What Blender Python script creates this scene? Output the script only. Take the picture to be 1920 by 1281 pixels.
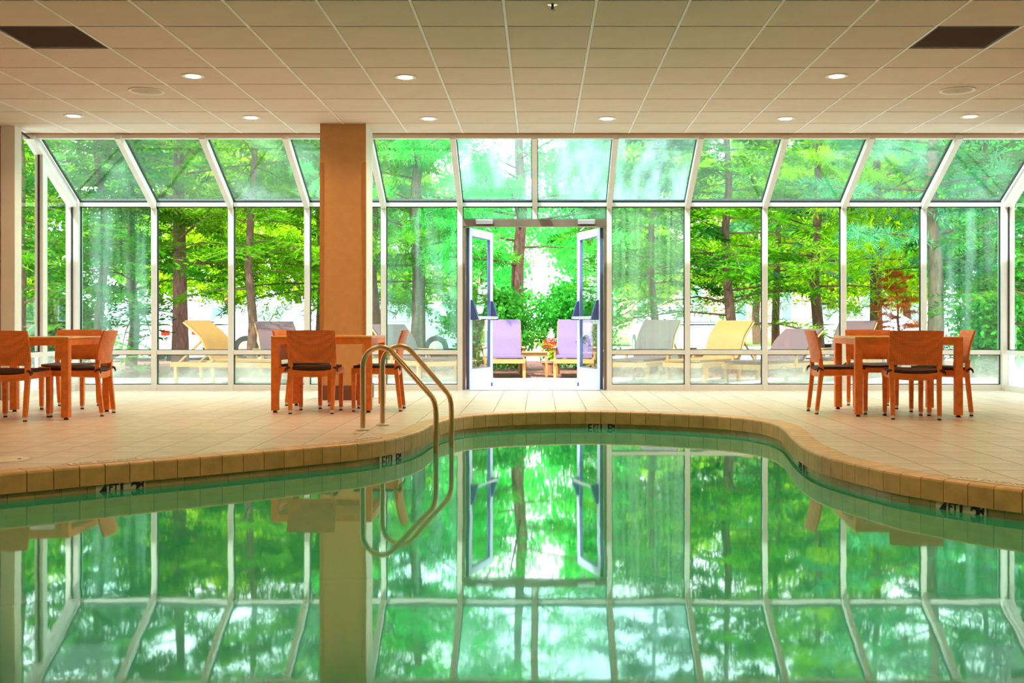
import bpy, bmesh, math, random
import numpy as np
from mathutils import Vector, Matrix

# ------------------------------------------------------------------ clear
for o in list(bpy.data.objects):
    bpy.data.objects.remove(o, do_unlink=True)
SC = bpy.context.scene
COL = SC.collection
PI = math.pi

# ------------------------------------------------------------------ camera, sky, sun, exposure
F_PX, VX, VY = 2014.0, 1012.0, 609.0
CAM_H = 0.845
cam = bpy.data.cameras.new('camera')
cam_o = bpy.data.objects.new('camera', cam)
COL.objects.link(cam_o)
cam.sensor_fit = 'HORIZONTAL'
cam.sensor_width = 36.0
cam.lens = 36.0 * F_PX / 1920.0
cam.shift_x = (960.0 - VX) / 1920.0
cam.shift_y = (VY - 640.5) / 1920.0
cam.clip_end = 500
cam_o.location = (0, 0, CAM_H)
cam_o.rotation_euler = (PI / 2, 0, 0)
SC.camera = cam_o

SKY_STRENGTH = 4.3
SUN_STRENGTH = 7.5
EXPOSURE = 0.5
LAMP_W = 64.0

w = bpy.data.worlds.new('sky')
SC.world = w
w.use_nodes = True
bg = w.node_tree.nodes['Background']
bg.inputs['Color'].default_value = (0.90, 0.96, 1.0, 1)
bg.inputs['Strength'].default_value = SKY_STRENGTH

sun = bpy.data.lights.new('sun', 'SUN')
sun.energy = SUN_STRENGTH
sun.angle = math.radians(1.5)
sun.color = (1.0, 0.95, 0.84)
sun_o = bpy.data.objects.new('sun', sun)
COL.objects.link(sun_o)
sun_o.rotation_euler = (math.radians(36), 0, math.radians(-28))   # from behind the building, left

vs = SC.view_settings
vs.view_transform = 'Standard'
vs.look = 'None'
vs.exposure = EXPOSURE
vs.gamma = 1.0
vs.use_curve_mapping = False
SC.cycles.max_bounces = 6
SC.cycles.diffuse_bounces = 4
SC.cycles.glossy_bounces = 3
SC.cycles.use_adaptive_sampling = True
SC.cycles.adaptive_threshold = 0.08
SC.cycles.transparent_max_bounces = 16
SC.cycles.sample_clamp_indirect = 4.0
SC.cycles.caustics_reflective = False
SC.cycles.caustics_refractive = False

# ------------------------------------------------------------------ materials
MATS = {}


def new_mat(name):
    m = bpy.data.materials.new(name)
    m.use_nodes = True
    nt = m.node_tree
    for n in list(nt.nodes):
        nt.nodes.remove(n)
    out = nt.nodes.new('ShaderNodeOutputMaterial')
    MATS[name] = m
    return m, nt, out


def L(nt, a, b):
    nt.links.new(a, b)


def mth(nt, op, a, b=None):
    n = nt.nodes.new('ShaderNodeMath')
    n.operation = op
    for i, v in enumerate((a, b)):
        if v is None:
            continue
        if isinstance(v, (int, float)):
            n.inputs[i].default_value = v
        else:
            L(nt, v, n.inputs[i])
    return n.outputs[0]


def noise(nt, scale, detail=3.0, coord='Object', stretch=None, rough=0.5):
    tc = nt.nodes.new('ShaderNodeTexCoord')
    src = tc.outputs[coord]
    if stretch:
        mp = nt.nodes.new('ShaderNodeMapping')
        mp.inputs['Scale'].default_value = stretch
        L(nt, src, mp.inputs['Vector'])
        src = mp.outputs[0]
    n = nt.nodes.new('ShaderNodeTexNoise')
    n.inputs['Scale'].default_value = scale
    n.inputs['Detail'].default_value = detail
    n.inputs['Roughness'].default_value = rough
    L(nt, src, n.inputs['Vector'])
    return n.outputs['Fac']


def ramp(nt, fac, stops):
    r = nt.nodes.new('ShaderNodeValToRGB')
    els = r.color_ramp.elements
    while len(els) < len(stops):
        els.new(0.5)
    for e, (p, c) in zip(els, stops):
        e.position = p
        e.color = tuple(c) + (1,) if len(c) == 3 else c
    L(nt, fac, r.inputs['Fac'])
    return r.outputs['Color']


def solid(name, col, rough=0.5, var=0.12, scale=6.0, metal=0.0, bump=0.0, bscale=40.0, stretch=None,
          spec=0.5, per_object=0.0):
    m, nt, out = new_mat(name)
    b = nt.nodes.new('ShaderNodeBsdfPrincipled')
    b.inputs['Roughness'].default_value = rough
    b.inputs['Metallic'].default_value = metal
    b.inputs['Specular IOR Level'].default_value = spec
    f = noise(nt, scale, 4.0, stretch=stretch)
    c0 = [max(0, c * (1 - var)) for c in col]
    c1 = [min(1, c * (1 + var)) for c in col]
    c = ramp(nt, f, [(0.3, c0), (0.7, c1)])
    if per_object:
        oi = nt.nodes.new('ShaderNodeObjectInfo')
        hsv = nt.nodes.new('ShaderNodeHueSaturation')
        v = mth(nt, 'ADD', mth(nt, 'MULTIPLY', oi.outputs['Random'], per_object), 1 - per_object / 2)
        L(nt, v, hsv.inputs['Value'])
        L(nt, c, hsv.inputs['Color'])
        c = hsv.outputs['Color']
    L(nt, c, b.inputs['Base Color'])
    if bump:
        bf = noise(nt, bscale, 3.0, stretch=stretch)
        bp = nt.nodes.new('ShaderNodeBump')
        bp.inputs['Strength'].default_value = bump
        bp.inputs['Distance'].default_value = 0.01
        L(nt, bf, bp.inputs['Height'])
        L(nt, bp.outputs[0], b.inputs['Normal'])
    L(nt, b.outputs[0], out.inputs['Surface'])
    return m


def wicker(name, col, scale=55.0):
    m, nt, out = new_mat(name)
    b = nt.nodes.new('ShaderNodeBsdfPrincipled')
    b.inputs['Roughness'].default_value = 0.5
    tc = nt.nodes.new('ShaderNodeTexCoord')
    h = None
    for d in ('X', 'Y', 'Z'):
        wv = nt.nodes.new('ShaderNodeTexWave')
        wv.bands_direction = d
        wv.inputs['Scale'].default_value = scale / 6.28 * 2
        wv.inputs['Distortion'].default_value = 0.6
        L(nt, tc.outputs['Object'], wv.inputs['Vector'])
        h = wv.outputs['Fac'] if h is None else mth(nt, 'MULTIPLY', h, wv.outputs['Fac'])
    f = noise(nt, 9.0, 4.0)
    base = ramp(nt, f, [(0.3, [c * 0.82 for c in col]), (0.7, [min(1, c * 1.15) for c in col])])
    mx = nt.nodes.new('ShaderNodeMixRGB')
    mx.blend_type = 'MULTIPLY'
    mx.inputs['Fac'].default_value = 0.35
    L(nt, base, mx.inputs['Color1'])
    rr = ramp(nt, h, [(0.0, (0.45, 0.38, 0.35)), (0.4, (1, 1, 1))])
    L(nt, rr, mx.inputs['Color2'])
    L(nt, mx.outputs[0], b.inputs['Base Color'])
    bp = nt.nodes.new('ShaderNodeBump')
    bp.inputs['Strength'].default_value = 0.5
    bp.inputs['Distance'].default_value = 0.004
    L(nt, h, bp.inputs['Height'])
    L(nt, bp.outputs[0], b.inputs['Normal'])
    L(nt, b.outputs[0], out.inputs['Surface'])
    return m


def schlick(nt, f0, normal=None):
    lw = nt.nodes.new('ShaderNodeLayerWeight')
    lw.inputs['Blend'].default_value = 0.5
    if normal is not None:
        L(nt, normal, lw.inputs['Normal'])
    p = mth(nt, 'POWER', lw.outputs['Facing'], 5.0)
    return mth(nt, 'ADD', mth(nt, 'MULTIPLY', p, 1 - f0), f0)


def glass(name, tint, haze_col=None, haze_lo=0.55, haze_hi=0.75, haze_max=0.0, stretch=(1, 1, 1), scale=2.0,
          base_haze=0.0, f0=0.04, zfade=None):
    """thin pane: clear tinted glass with mirror reflection, optionally fogged by condensation"""
    m, nt, out = new_mat(name)
    tr = nt.nodes.new('ShaderNodeBsdfTransparent')
    tr.inputs['Color'].default_value = (*tint, 1)
    gl = nt.nodes.new('ShaderNodeBsdfGlossy')
    gl.inputs['Roughness'].default_value = 0.0
    surf = tr.outputs[0]
    if haze_col is not None:
        df = nt.nodes.new('ShaderNodeBsdfDiffuse')
        df.inputs['Color'].default_value = (*haze_col, 1)
        tl = nt.nodes.new('ShaderNodeBsdfTranslucent')
        tl.inputs['Color'].default_value = (*haze_col, 1)
        a = nt.nodes.new('ShaderNodeMixShader')
        a.inputs['Fac'].default_value = 0.6
        L(nt, df.outputs[0], a.inputs[1])
        L(nt, tl.outputs[0], a.inputs[2])
        f = noise(nt, scale, 5.0, stretch=stretch)
        mr = nt.nodes.new('ShaderNodeMapRange')
        mr.interpolation_type = 'SMOOTHSTEP'
        mr.inputs['From Min'].default_value = haze_lo
        mr.inputs['From Max'].default_value = haze_hi
        mr.inputs['To Min'].default_value = base_haze
        mr.inputs['To Max'].default_value = haze_max
        if zfade is not None:
            tc = nt.nodes.new('ShaderNodeTexCoord')
            sx = nt.nodes.new('ShaderNodeSeparateXYZ')
            L(nt, tc.outputs['Object'], sx.inputs[0])
            z = mth(nt, 'MULTIPLY', mth(nt, 'SUBTRACT', sx.outputs['Z'], zfade[0]), zfade[1])
            f = mth(nt, 'ADD', f, z)
        L(nt, f, mr.inputs['Value'])
        b = nt.nodes.new('ShaderNodeMixShader')
        L(nt, mr.outputs[0], b.inputs['Fac'])
        L(nt, surf, b.inputs[1])
        L(nt, a.outputs[0], b.inputs[2])
        surf = b.outputs[0]
    mx = nt.nodes.new('ShaderNodeMixShader')
    L(nt, schlick(nt, f0), mx.inputs['Fac'])
    L(nt, surf, mx.inputs[1])
    L(nt, gl.outputs[0], mx.inputs[2])
    L(nt, mx.outputs[0], out.inputs['Surface'])
    return m


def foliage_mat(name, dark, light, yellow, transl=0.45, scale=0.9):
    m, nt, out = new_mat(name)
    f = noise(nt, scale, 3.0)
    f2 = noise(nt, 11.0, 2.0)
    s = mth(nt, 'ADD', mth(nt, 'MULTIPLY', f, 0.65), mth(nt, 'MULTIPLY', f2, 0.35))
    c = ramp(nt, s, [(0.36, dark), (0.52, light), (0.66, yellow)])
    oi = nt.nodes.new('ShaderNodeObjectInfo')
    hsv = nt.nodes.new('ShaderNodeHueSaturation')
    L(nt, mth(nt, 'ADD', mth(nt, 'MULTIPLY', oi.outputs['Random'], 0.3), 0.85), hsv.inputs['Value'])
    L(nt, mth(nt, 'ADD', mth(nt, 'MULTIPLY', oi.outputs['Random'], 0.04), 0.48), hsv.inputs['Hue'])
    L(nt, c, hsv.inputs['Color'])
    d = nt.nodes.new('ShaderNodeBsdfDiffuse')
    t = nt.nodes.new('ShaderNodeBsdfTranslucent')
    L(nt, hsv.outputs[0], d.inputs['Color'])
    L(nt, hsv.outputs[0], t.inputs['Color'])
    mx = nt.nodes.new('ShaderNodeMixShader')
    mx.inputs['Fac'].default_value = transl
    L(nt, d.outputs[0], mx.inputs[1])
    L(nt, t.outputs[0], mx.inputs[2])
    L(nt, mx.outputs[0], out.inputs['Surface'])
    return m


def emit(name, col, s):
    m, nt, out = new_mat(name)
    e = nt.nodes.new('ShaderNodeEmission')
    e.inputs['Color'].default_value = (*col, 1)
    e.inputs['Strength'].default_value = s
    L(nt, e.outputs[0], out.inputs['Surface'])
    return m


M = {}
M['tile_ceiling'] = solid('acoustic_tile', (0.70, 0.60, 0.51), 0.9, 0.03, 3, bump=0.25, bscale=260, per_object=0.06)
M['tbar'] = solid('ceiling_grid_white', (0.84, 0.82, 0.80), 0.5, 0.03)
M['plaster'] = solid('cream_plaster', (0.74, 0.66, 0.56), 0.8, 0.05)
M['wood_wall'] = solid('reddish_wall_panel', (0.42, 0.24, 0.17), 0.6, 0.12, 2)
M['deck'] = solid('deck_tile', (0.72, 0.60, 0.50), 0.34, 0.10, 5, bump=0.12, bscale=60, per_object=0.10)
M['grout'] = solid('deck_grout', (0.30, 0.23, 0.18), 0.9, 0.1)
M['coping'] = solid('coping_tile', (0.72, 0.42, 0.17), 0.4, 0.14, 9, bump=0.25, bscale=30, per_object=0.16)
M['wline'] = solid('waterline_tile', (0.60, 0.42, 0.20), 0.3, 0.12, 9, per_object=0.14)
M['basin'] = solid('pool_plaster', (0.20, 0.80, 0.55), 0.6, 0.08, 1.2)
M['alu'] = solid('cream_aluminium', (0.80, 0.77, 0.73), 0.42, 0.03)
M['gasket'] = solid('black_rubber', (0.015, 0.02, 0.02), 0.6, 0.1)
M['bronze'] = solid('bronze_aluminium', (0.20, 0.13, 0.10), 0.4, 0.08)
M['door_white'] = solid('white_door_daylight_tint', (0.66, 0.74, 0.92), 0.4, 0.03)  # white leaf; the blue cast of daylight is put into the colour
M['door_edge'] = solid('door_blue_shade', (0.13, 0.17, 0.38), 0.4, 0.05)  # shaded side of the white door, painted as dark blue
M['silver'] = solid('satin_silver', (0.62, 0.62, 0.70), 0.35, 0.05, metal=0.6)
M['bar_blue'] = solid('dark_blue_metal', (0.07, 0.10, 0.30), 0.4, 0.05)
M['steel'] = solid('brushed_steel', (0.72, 0.50, 0.29), 0.30, 0.05, metal=0.95)
M['wicker'] = wicker('orange_wicker', (0.86, 0.21, 0.028))
M['wicker_flat'] = solid('orange_woven_frame', (0.84, 0.22, 0.03), 0.45, 0.14, 20, bump=0.3, bscale=150)
M['table_top'] = solid('orange_table_top', (0.78, 0.30, 0.07), 0.22, 0.08, 8)
M['cushion'] = solid('dark_brown_cushion', (0.055, 0.022, 0.02), 0.75, 0.2, 30)
M['white_plastic'] = solid('white_glide', (0.8, 0.78, 0.74), 0.5, 0.03)
M['black'] = solid('black_rubber_pad', (0.02, 0.018, 0.018), 0.7, 0.1)
M['column'] = solid('tan_wall_covering', (0.62, 0.33, 0.13), 0.7, 0.05, 14, bump=0.15, bscale=120)
M['col_side_lit'] = solid('daylit_column_side', (0.82, 0.78, 0.74), 0.6, 0.03)  # tan column's side, painted pale as if washed by window light
M['guard'] = solid('orange_wood_corner', (0.50, 0.21, 0.06), 0.5, 0.1, 8)
M['baseboard'] = solid('dark_red_base', (0.17, 0.06, 0.04), 0.5, 0.1)
M['vent'] = solid('dark_grille', (0.055, 0.028, 0.025), 0.6, 0.1)
M['speaker'] = solid('speaker_grille', (0.50, 0.42, 0.33), 0.7, 0.08, 60)
M['lamp_disc'] = emit('lamp_glow', (1.0, 0.84, 0.58), 14.0)
M['chrome'] = solid('chrome', (0.75, 0.73, 0.7), 0.15, 0.03, metal=1.0)
M['letter'] = solid('black_lettering', (0.012, 0.012, 0.012), 0.5, 0.05)
M['inlay'] = solid('pale_inlay', (0.80, 0.70, 0.54), 0.4, 0.05)
M['faded'] = solid('faded_lettering', (0.42, 0.33, 0.24), 0.5, 0.1)
M['marker_tile'] = solid('marker_tile', (0.72, 0.66, 0.5), 0.3, 0.05)
M['patio'] = solid('pale_concrete', (0.62, 0.60, 0.56), 0.85, 0.06, 3)
M['mulch'] = solid('red_mulch', (0.20, 0.085, 0.06), 0.95, 0.5, 22, bump=1.0, bscale=50)
M['lot'] = solid('pale_asphalt', (0.60, 0.58, 0.56), 0.9, 0.06, 1)
M['grass'] = solid('lawn', (0.16, 0.30, 0.05), 0.95, 0.3, 3)
M['teak'] = solid('pale_teak', (0.36, 0.19, 0.06), 0.5, 0.12, 12, stretch=(1, 6, 6))
M['sling_mauve'] = solid('mauve_sling', (0.085, 0.046, 0.052), 0.7, 0.06, 30, bump=0.2, bscale=200)
M['sling_lilac'] = solid('lilac_sling', (0.125, 0.08, 0.205), 0.7, 0.05, 30, bump=0.2, bscale=200)
M['sling_tan'] = solid('tan_wicker_sling', (0.26, 0.13, 0.03), 0.6, 0.08, 30, bump=0.3, bscale=160)
M['bark'] = solid('bark', (0.15, 0.085, 0.055), 0.95, 0.4, 14, bump=1.0, bscale=28, stretch=(2, 2, 0.5))
M['bark_red'] = solid('reddish_bark', (0.24, 0.11, 0.09), 0.95, 0.45, 14, bump=1.0, bscale=28, stretch=(2, 2, 0.5))
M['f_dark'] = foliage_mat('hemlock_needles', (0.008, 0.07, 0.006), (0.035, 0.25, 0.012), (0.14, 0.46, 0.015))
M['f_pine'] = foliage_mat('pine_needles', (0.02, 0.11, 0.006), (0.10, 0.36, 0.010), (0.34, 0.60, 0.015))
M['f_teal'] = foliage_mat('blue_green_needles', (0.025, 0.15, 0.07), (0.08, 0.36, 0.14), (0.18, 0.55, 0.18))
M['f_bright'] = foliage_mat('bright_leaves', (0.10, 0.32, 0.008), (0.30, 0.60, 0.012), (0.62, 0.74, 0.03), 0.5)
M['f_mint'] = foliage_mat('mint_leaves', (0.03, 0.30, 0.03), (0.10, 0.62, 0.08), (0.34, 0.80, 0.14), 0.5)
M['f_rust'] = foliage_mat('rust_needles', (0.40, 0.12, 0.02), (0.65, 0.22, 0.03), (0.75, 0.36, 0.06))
M['flower_red'] = solid('red_blossom', (0.65, 0.05, 0.03), 0.6, 0.2)
M['flower_white'] = solid('white_blossom', (0.8, 0.72, 0.72), 0.6, 0.1)
M['terracotta'] = solid('terracotta', (0.45, 0.19, 0.10), 0.8, 0.1)
M['car_white'] = solid('white_car_paint', (0.80, 0.81, 0.84), 0.2, 0.02)
M['car_silver'] = solid('silver_car_paint', (0.50, 0.55, 0.62), 0.22, 0.03, metal=0.3)
M['car_glass'] = solid('dark_car_glass', (0.26, 0.32, 0.36), 0.08, 0.05)
M['tail'] = solid('red_tail_light', (0.65, 0.03, 0.02), 0.25, 0.05)
M['tyre'] = solid('tyre_rubber', (0.025, 0.025, 0.027), 0.8, 0.1)
M['beige_wall'] = solid('beige_facade', (0.66, 0.52, 0.40), 0.9, 0.05)
M['brick_wall'] = solid('pink_brick_facade', (0.52, 0.34, 0.28), 0.9, 0.12, 8)
M['roof_grey'] = solid('roof_shingle', (0.30, 0.26, 0.24), 0.9, 0.15, 10)
M['fac_glass'] = solid('facade_glass', (0.16, 0.22, 0.25), 0.1, 0.05)
M['white_paint'] = solid('white_frame_paint', (0.85, 0.85, 0.85), 0.5, 0.02)
M['lid'] = solid('white_lid', (0.80, 0.72, 0.60), 0.5, 0.05)

M['gl_clear'] = glass('clear_pane', (0.93, 0.985, 0.96))
M['gl_teal'] = glass('streaked_pane', (0.80, 0.97, 0.93), (0.55, 0.85, 0.80), 0.45, 0.75, 0.22, (2.6, 1, 0.18), 2.4, 0.02)
M['gl_fog'] = glass('condensation_pane', (0.88, 0.97, 0.93), (0.60, 0.84, 0.70), 0.30, 0.75, 0.26, (13.0, 1, 0.25), 1.6, 0.06)
M['gl_kick'] = glass('frosted_low_pane', (0.93, 0.985, 0.96), (0.82, 0.92, 0.88), 0.30, 0.80, 0.62, (1, 1, 1.6), 2.2, 0.10,
                     zfade=(0.26, -0.9))
M['gl_roof'] = glass('sloped_pane', (0.84, 0.98, 0.93), (0.62, 0.88, 0.82), 0.5, 0.75, 0.09, (1.4, 1, 0.5), 1.2, 0.01, f0=0.06)
M['gl_roof2'] = glass('hazy_sloped_pane', (0.80, 0.97, 0.95), (0.60, 0.82, 0.86), 0.4, 0.7, 0.28, (3.0, 1, 0.35), 1.4, 0.06, f0=0.07)


def water_mat():
    m, nt, out = new_mat('pool_water')
    tc = nt.nodes.new('ShaderNodeTexCoord')
    mp = nt.nodes.new('ShaderNodeMapping')
    mp.inputs['Scale'].default_value = (1.0, 0.55, 1.0)
    L(nt, tc.outputs['Object'], mp.inputs['Vector'])
    n1 = nt.nodes.new('ShaderNodeTexNoise')
    n1.inputs['Scale'].default_value = 2.2
    n1.inputs['Detail'].default_value = 2.0
    L(nt, mp.outputs[0], n1.inputs['Vector'])
    n2 = nt.nodes.new('ShaderNodeTexNoise')
    n2.inputs['Scale'].default_value = 14.0
    n2.inputs['Detail'].default_value = 2.0
    L(nt, mp.outputs[0], n2.inputs['Vector'])
    h = mth(nt, 'ADD', n1.outputs['Fac'], mth(nt, 'MULTIPLY', n2.outputs['Fac'], 0.05))
    bp = nt.nodes.new('ShaderNodeBump')
    bp.inputs['Strength'].default_value = 1.0
    bp.inputs['Distance'].default_value = 0.0009
    L(nt, h, bp.inputs['Height'])
    tr = nt.nodes.new('ShaderNodeBsdfTransparent')
    tr.inputs['Color'].default_value = (0.30, 0.85, 0.62, 1)
    df = nt.nodes.new('ShaderNodeBsdfDiffuse')
    df.inputs['Color'].default_value = (0.045, 0.58, 0.36, 1)
    a = nt.nodes.new('ShaderNodeMixShader')
    a.inputs['Fac'].default_value = 0.75
    L(nt, tr.outputs[0], a.inputs[1])
    L(nt, df.outputs[0], a.inputs[2])
    gl = nt.nodes.new('ShaderNodeBsdfGlossy')
    gl.inputs['Roughness'].default_value = 0.03
    gl.inputs['Color'].default_value = (0.90, 1.0, 0.96, 1)
    L(nt, bp.outputs[0], gl.inputs['Normal'])
    mx = nt.nodes.new('ShaderNodeMixShader')
    L(nt, schlick(nt, 0.15, bp.outputs[0]), mx.inputs['Fac'])
    L(nt, a.outputs[0], mx.inputs[1])
    L(nt, gl.outputs[0], mx.inputs[2])
    L(nt, mx.outputs[0], out.inputs['Surface'])
    return m


M['water'] = water_mat()

# ------------------------------------------------------------------ mesh helpers


class MB:
    def __init__(s):
        s.v = []
        s.f = []

    def add(s, verts, faces):
        n = len(s.v)
        s.v += [tuple(p) for p in verts]
        s.f += [tuple(i + n for i in f) for f in faces]
        return s

    def box(s, x0, x1, y0, y1, z0, z1):
        v = [(x0, y0, z0), (x1, y0, z0), (x1, y1, z0), (x0, y1, z0), (x0, y0, z1), (x1, y0, z1), (x1, y1, z1), (x0, y1, z1)]
        return s.add(v, [(0, 3, 2, 1), (4, 5, 6, 7), (0, 1, 5, 4), (1, 2, 6, 5), (2, 3, 7, 6), (3, 0, 4, 7)])

    def cbox(s, x0, x1, y0, y1, z0, z1, b=0.006):
        """chamfered box"""
        bm = bmesh.new()
        bmesh.ops.create_cube(bm, size=1.0)
        for v in bm.verts:
            v.co = Vector(((x0 + x1) / 2 + v.co.x * (x1 - x0), (y0 + y1) / 2 + v.co.y * (y1 - y0), (z0 + z1) / 2 + v.co.z * (z1 - z0)))
        bmesh.ops.bevel(bm, geom=bm.edges[:], offset=b, segments=2, affect='EDGES', profile=0.5)
        bm.verts.index_update()
        s.add([v.co[:] for v in bm.verts], [[v.index for v in f.verts] for f in bm.faces])
        bm.free()
        return s

    def prism(s, p0, p1, w0, d0, w1=None, d1=None):
        """square bar from p0 to p1; w along x, d along y (for mostly vertical bars)"""
        w1 = w0 if w1 is None else w1
        d1 = d0 if d1 is None else d1
        v = []
        for (p, w_, d_) in ((p0, w0, d0), (p1, w1, d1)):
            for sx, sy in ((-1, -1), (1, -1), (1, 1), (-1, 1)):
                v.append((p[0] + sx * w_ / 2, p[1] + sy * d_ / 2, p[2]))
        return s.add(v, [(0, 3, 2, 1), (4, 5, 6, 7), (0, 1, 5, 4), (1, 2, 6, 5), (2, 3, 7, 6), (3, 0, 4, 7)])

    def beam(s, p0, p1, w_, h_, up=(0, 0, 1)):
        a = Vector(p0)
        b = Vector(p1)
        d = (b - a).normalized()
        side = d.cross(Vector(up)).normalized()
        u = side.cross(d).normalized()
        v = []
        for p in (a, b):
            for i, j in ((-1, -1), (1, -1), (1, 1), (-1, 1)):
                v.append(p + side * (i * w_ / 2) + u * (j * h_ / 2))
        return s.add(v, [(0, 3, 2, 1), (4, 5, 6, 7), (0, 1, 5, 4), (1, 2, 6, 5), (2, 3, 7, 6), (3, 0, 4, 7)])

    def tube(s, path, r, n=12, cap=True):
        path = [Vector(p) for p in path]
        rs = r if isinstance(r, (list, tuple)) else [r] * len(path)
        rings = []
        prev = None
        for i, p in enumerate(path):
            if i == 0:
                d = path[1] - p
            elif i == len(path) - 1:
                d = p - path[-2]
            else:
                d = path[i + 1] - path[i - 1]
            d.normalize()
            if prev is None:
                a = d.orthogonal().normalized()
            else:
                a = (prev - d * prev.dot(d)).normalized()
            prev = a
            b = d.cross(a)
            rings.append([p + (a * math.cos(t) + b * math.sin(t)) * rs[i] for t in [2 * PI * k / n for k in range(n)]])
        v = [q for r_ in rings for q in r_]
        f = []
        for i in range(len(rings) - 1):
            for k in range(n):
                f.append((i * n + k, i * n + (k + 1) % n, (i + 1) * n + (k + 1) % n, (i + 1) * n + k))
        if cap:
            f.append(tuple(range(n - 1, -1, -1)))
            f.append(tuple((len(rings) - 1) * n + k for k in range(n)))
        return s.add(v, f)

    def lathe(s, prof, n=20, c=(0, 0, 0)):
        """prof: list of (r, z)"""
        v = []
        f = []
        for r, z in prof:
            for k in range(n):
                t = 2 * PI * k / n
                v.append((c[0] + r * math.cos(t), c[1] + r * math.sin(t), c[2] + z))
        for i in range(len(prof) - 1):
            for k in range(n):
                f.append((i * n + k, i * n + (k + 1) % n, (i + 1) * n + (k + 1) % n, (i + 1) * n + k))
        f.append(tuple(range(n - 1, -1, -1)))
        f.append(tuple((len(prof) - 1) * n + k for k in range(n)))
        return s.add(v, f)

    def extrude_poly(s, poly, axis_from, axis_to, plane='xz'):
        """poly of 2D points extruded along the remaining axis"""
        n = len(poly)
        v = []
        for t in (axis_from, axis_to):
            for (a, b) in poly:
                v.append((a, t, b) if plane == 'xz' else ((t, a, b) if plane == 'yz' else (a, b, t)))
        f = [tuple(range(n)), tuple(range(2 * n - 1, n - 1, -1))]
        for k in range(n):
            f.append((k, n + k, n + (k + 1) % n, (k + 1) % n))
        return s.add(v, f)

    def mesh(s, name, mat, smooth=None):
        me = bpy.data.meshes.new(name)
        me.from_pydata(s.v, [], s.f)
        if mat is not None:
            me.materials.append(M[mat] if isinstance(mat, str) else mat)
        bm = bmesh.new()
        bm.from_mesh(me)
        bmesh.ops.recalc_face_normals(bm, faces=bm.faces[:])
        bm.to_mesh(me)
        bm.free()
        if smooth is not None:
            me.shade_smooth()
            me.set_sharp_from_angle(angle=math.radians(smooth))
        return me

    def obj(s, name, mat, parent=None, smooth=None):
        return mobj(name, s.mesh(name, mat, smooth), parent)


def mobj(name, me, parent=None):
    o = bpy.data.objects.new(name, me)
    COL.objects.link(o)
    if parent is not None:
        o.parent = parent
    return o


def empty(name, loc=(0, 0, 0), rz=0.0, parent=None):
    o = bpy.data.objects.new(name, None)
    o.empty_display_size = 0.1
    COL.objects.link(o)
    o.location = loc
    o.rotation_euler = (0, 0, rz)
    if parent is not None:
        o.parent = parent
    return o


def tag(o, label=None, cat=None, group=None, kind=None):
    if label:
        o['label'] = label
    if cat:
        o['category'] = cat
    if group:
        o['group'] = group
    if kind:
        o['kind'] = kind
    return o


def struct(o, label=None):
    o['kind'] = 'structure'
    if label:
        o['label'] = label
    return o


def dup(root, loc=None, rz=None, label=None, group=None):
    def cp(o, parent):
        c = o.copy()
        COL.objects.link(c)
        c.parent = parent
        for ch in kids.get(o, []):
            cp(ch, c)
        return c
    kids = {}
    stack = [root]
    while stack:
        o = stack.pop()
        ch = list(o.children)
        kids[o] = ch
        stack += ch
    r = cp(root, None)
    if loc is not None:
        r.location = loc
    if rz is not None:
        r.rotation_euler = (0, 0, rz)
    if label:
        r['label'] = label
    if group:
        r['group'] = group
    return r


_tm = {}


def text_mesh(body, size, mat, extrude=0.002):
    key = (body, size, mat)
    if key in _tm:
        return _tm[key]
    cu = bpy.data.curves.new('lettering', 'FONT')
    cu.body = body
    cu.size = size
    cu.align_x = 'CENTER'
    cu.align_y = 'CENTER'
    cu.extrude = extrude
    cu.offset = size * 0.018
    cu.resolution_u = 4
    o = bpy.data.objects.new('lettering_tmp', cu)
    COL.objects.link(o)
    dg = bpy.context.evaluated_depsgraph_get()
    me = bpy.data.meshes.new_from_object(o.evaluated_get(dg))
    bpy.data.objects.remove(o, do_unlink=True)
    bpy.data.curves.remove(cu)
    me.name = 'lettering'
    me.materials.clear()
    me.materials.append(M[mat])
    _tm[key] = me
    return me


def ceil_pt(px, py):
    Y = F_PX * CEIL_UP / (VY - py)
    return (px - VX) * Y / F_PX, Y


def floor_pt(px, py, z=0.0):
    Y = F_PX * (CAM_H - z) / (py - VY)
    return (px - VX) * Y / F_PX, Y


# ------------------------------------------------------------------ room dimensions
CEIL_UP = 2.26
ZC = CAM_H + CEIL_UP          # ceiling 3.105
YW = 13.83                    # glass wall
YE = 12.64                    # edge of the flat ceiling
ZE = 2.397                    # eave of the sloped glazing
XR = 9.5
YB = -4.0
MX = [(p - VX) * YW / F_PX for p in (140, 291, 434.6, 577, 720, 863, 1003, 1142, 1288, 1433, 1580, 1730, 1886)]
XL, XRr = MX[0], MX[-1]
YJ = 12.15                    # where the glass bay starts
WATER_Z = -0.16


def slope_z(y):
    return ZE + (YW - y) * (3.085 - ZE) / (YW - YE)


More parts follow.
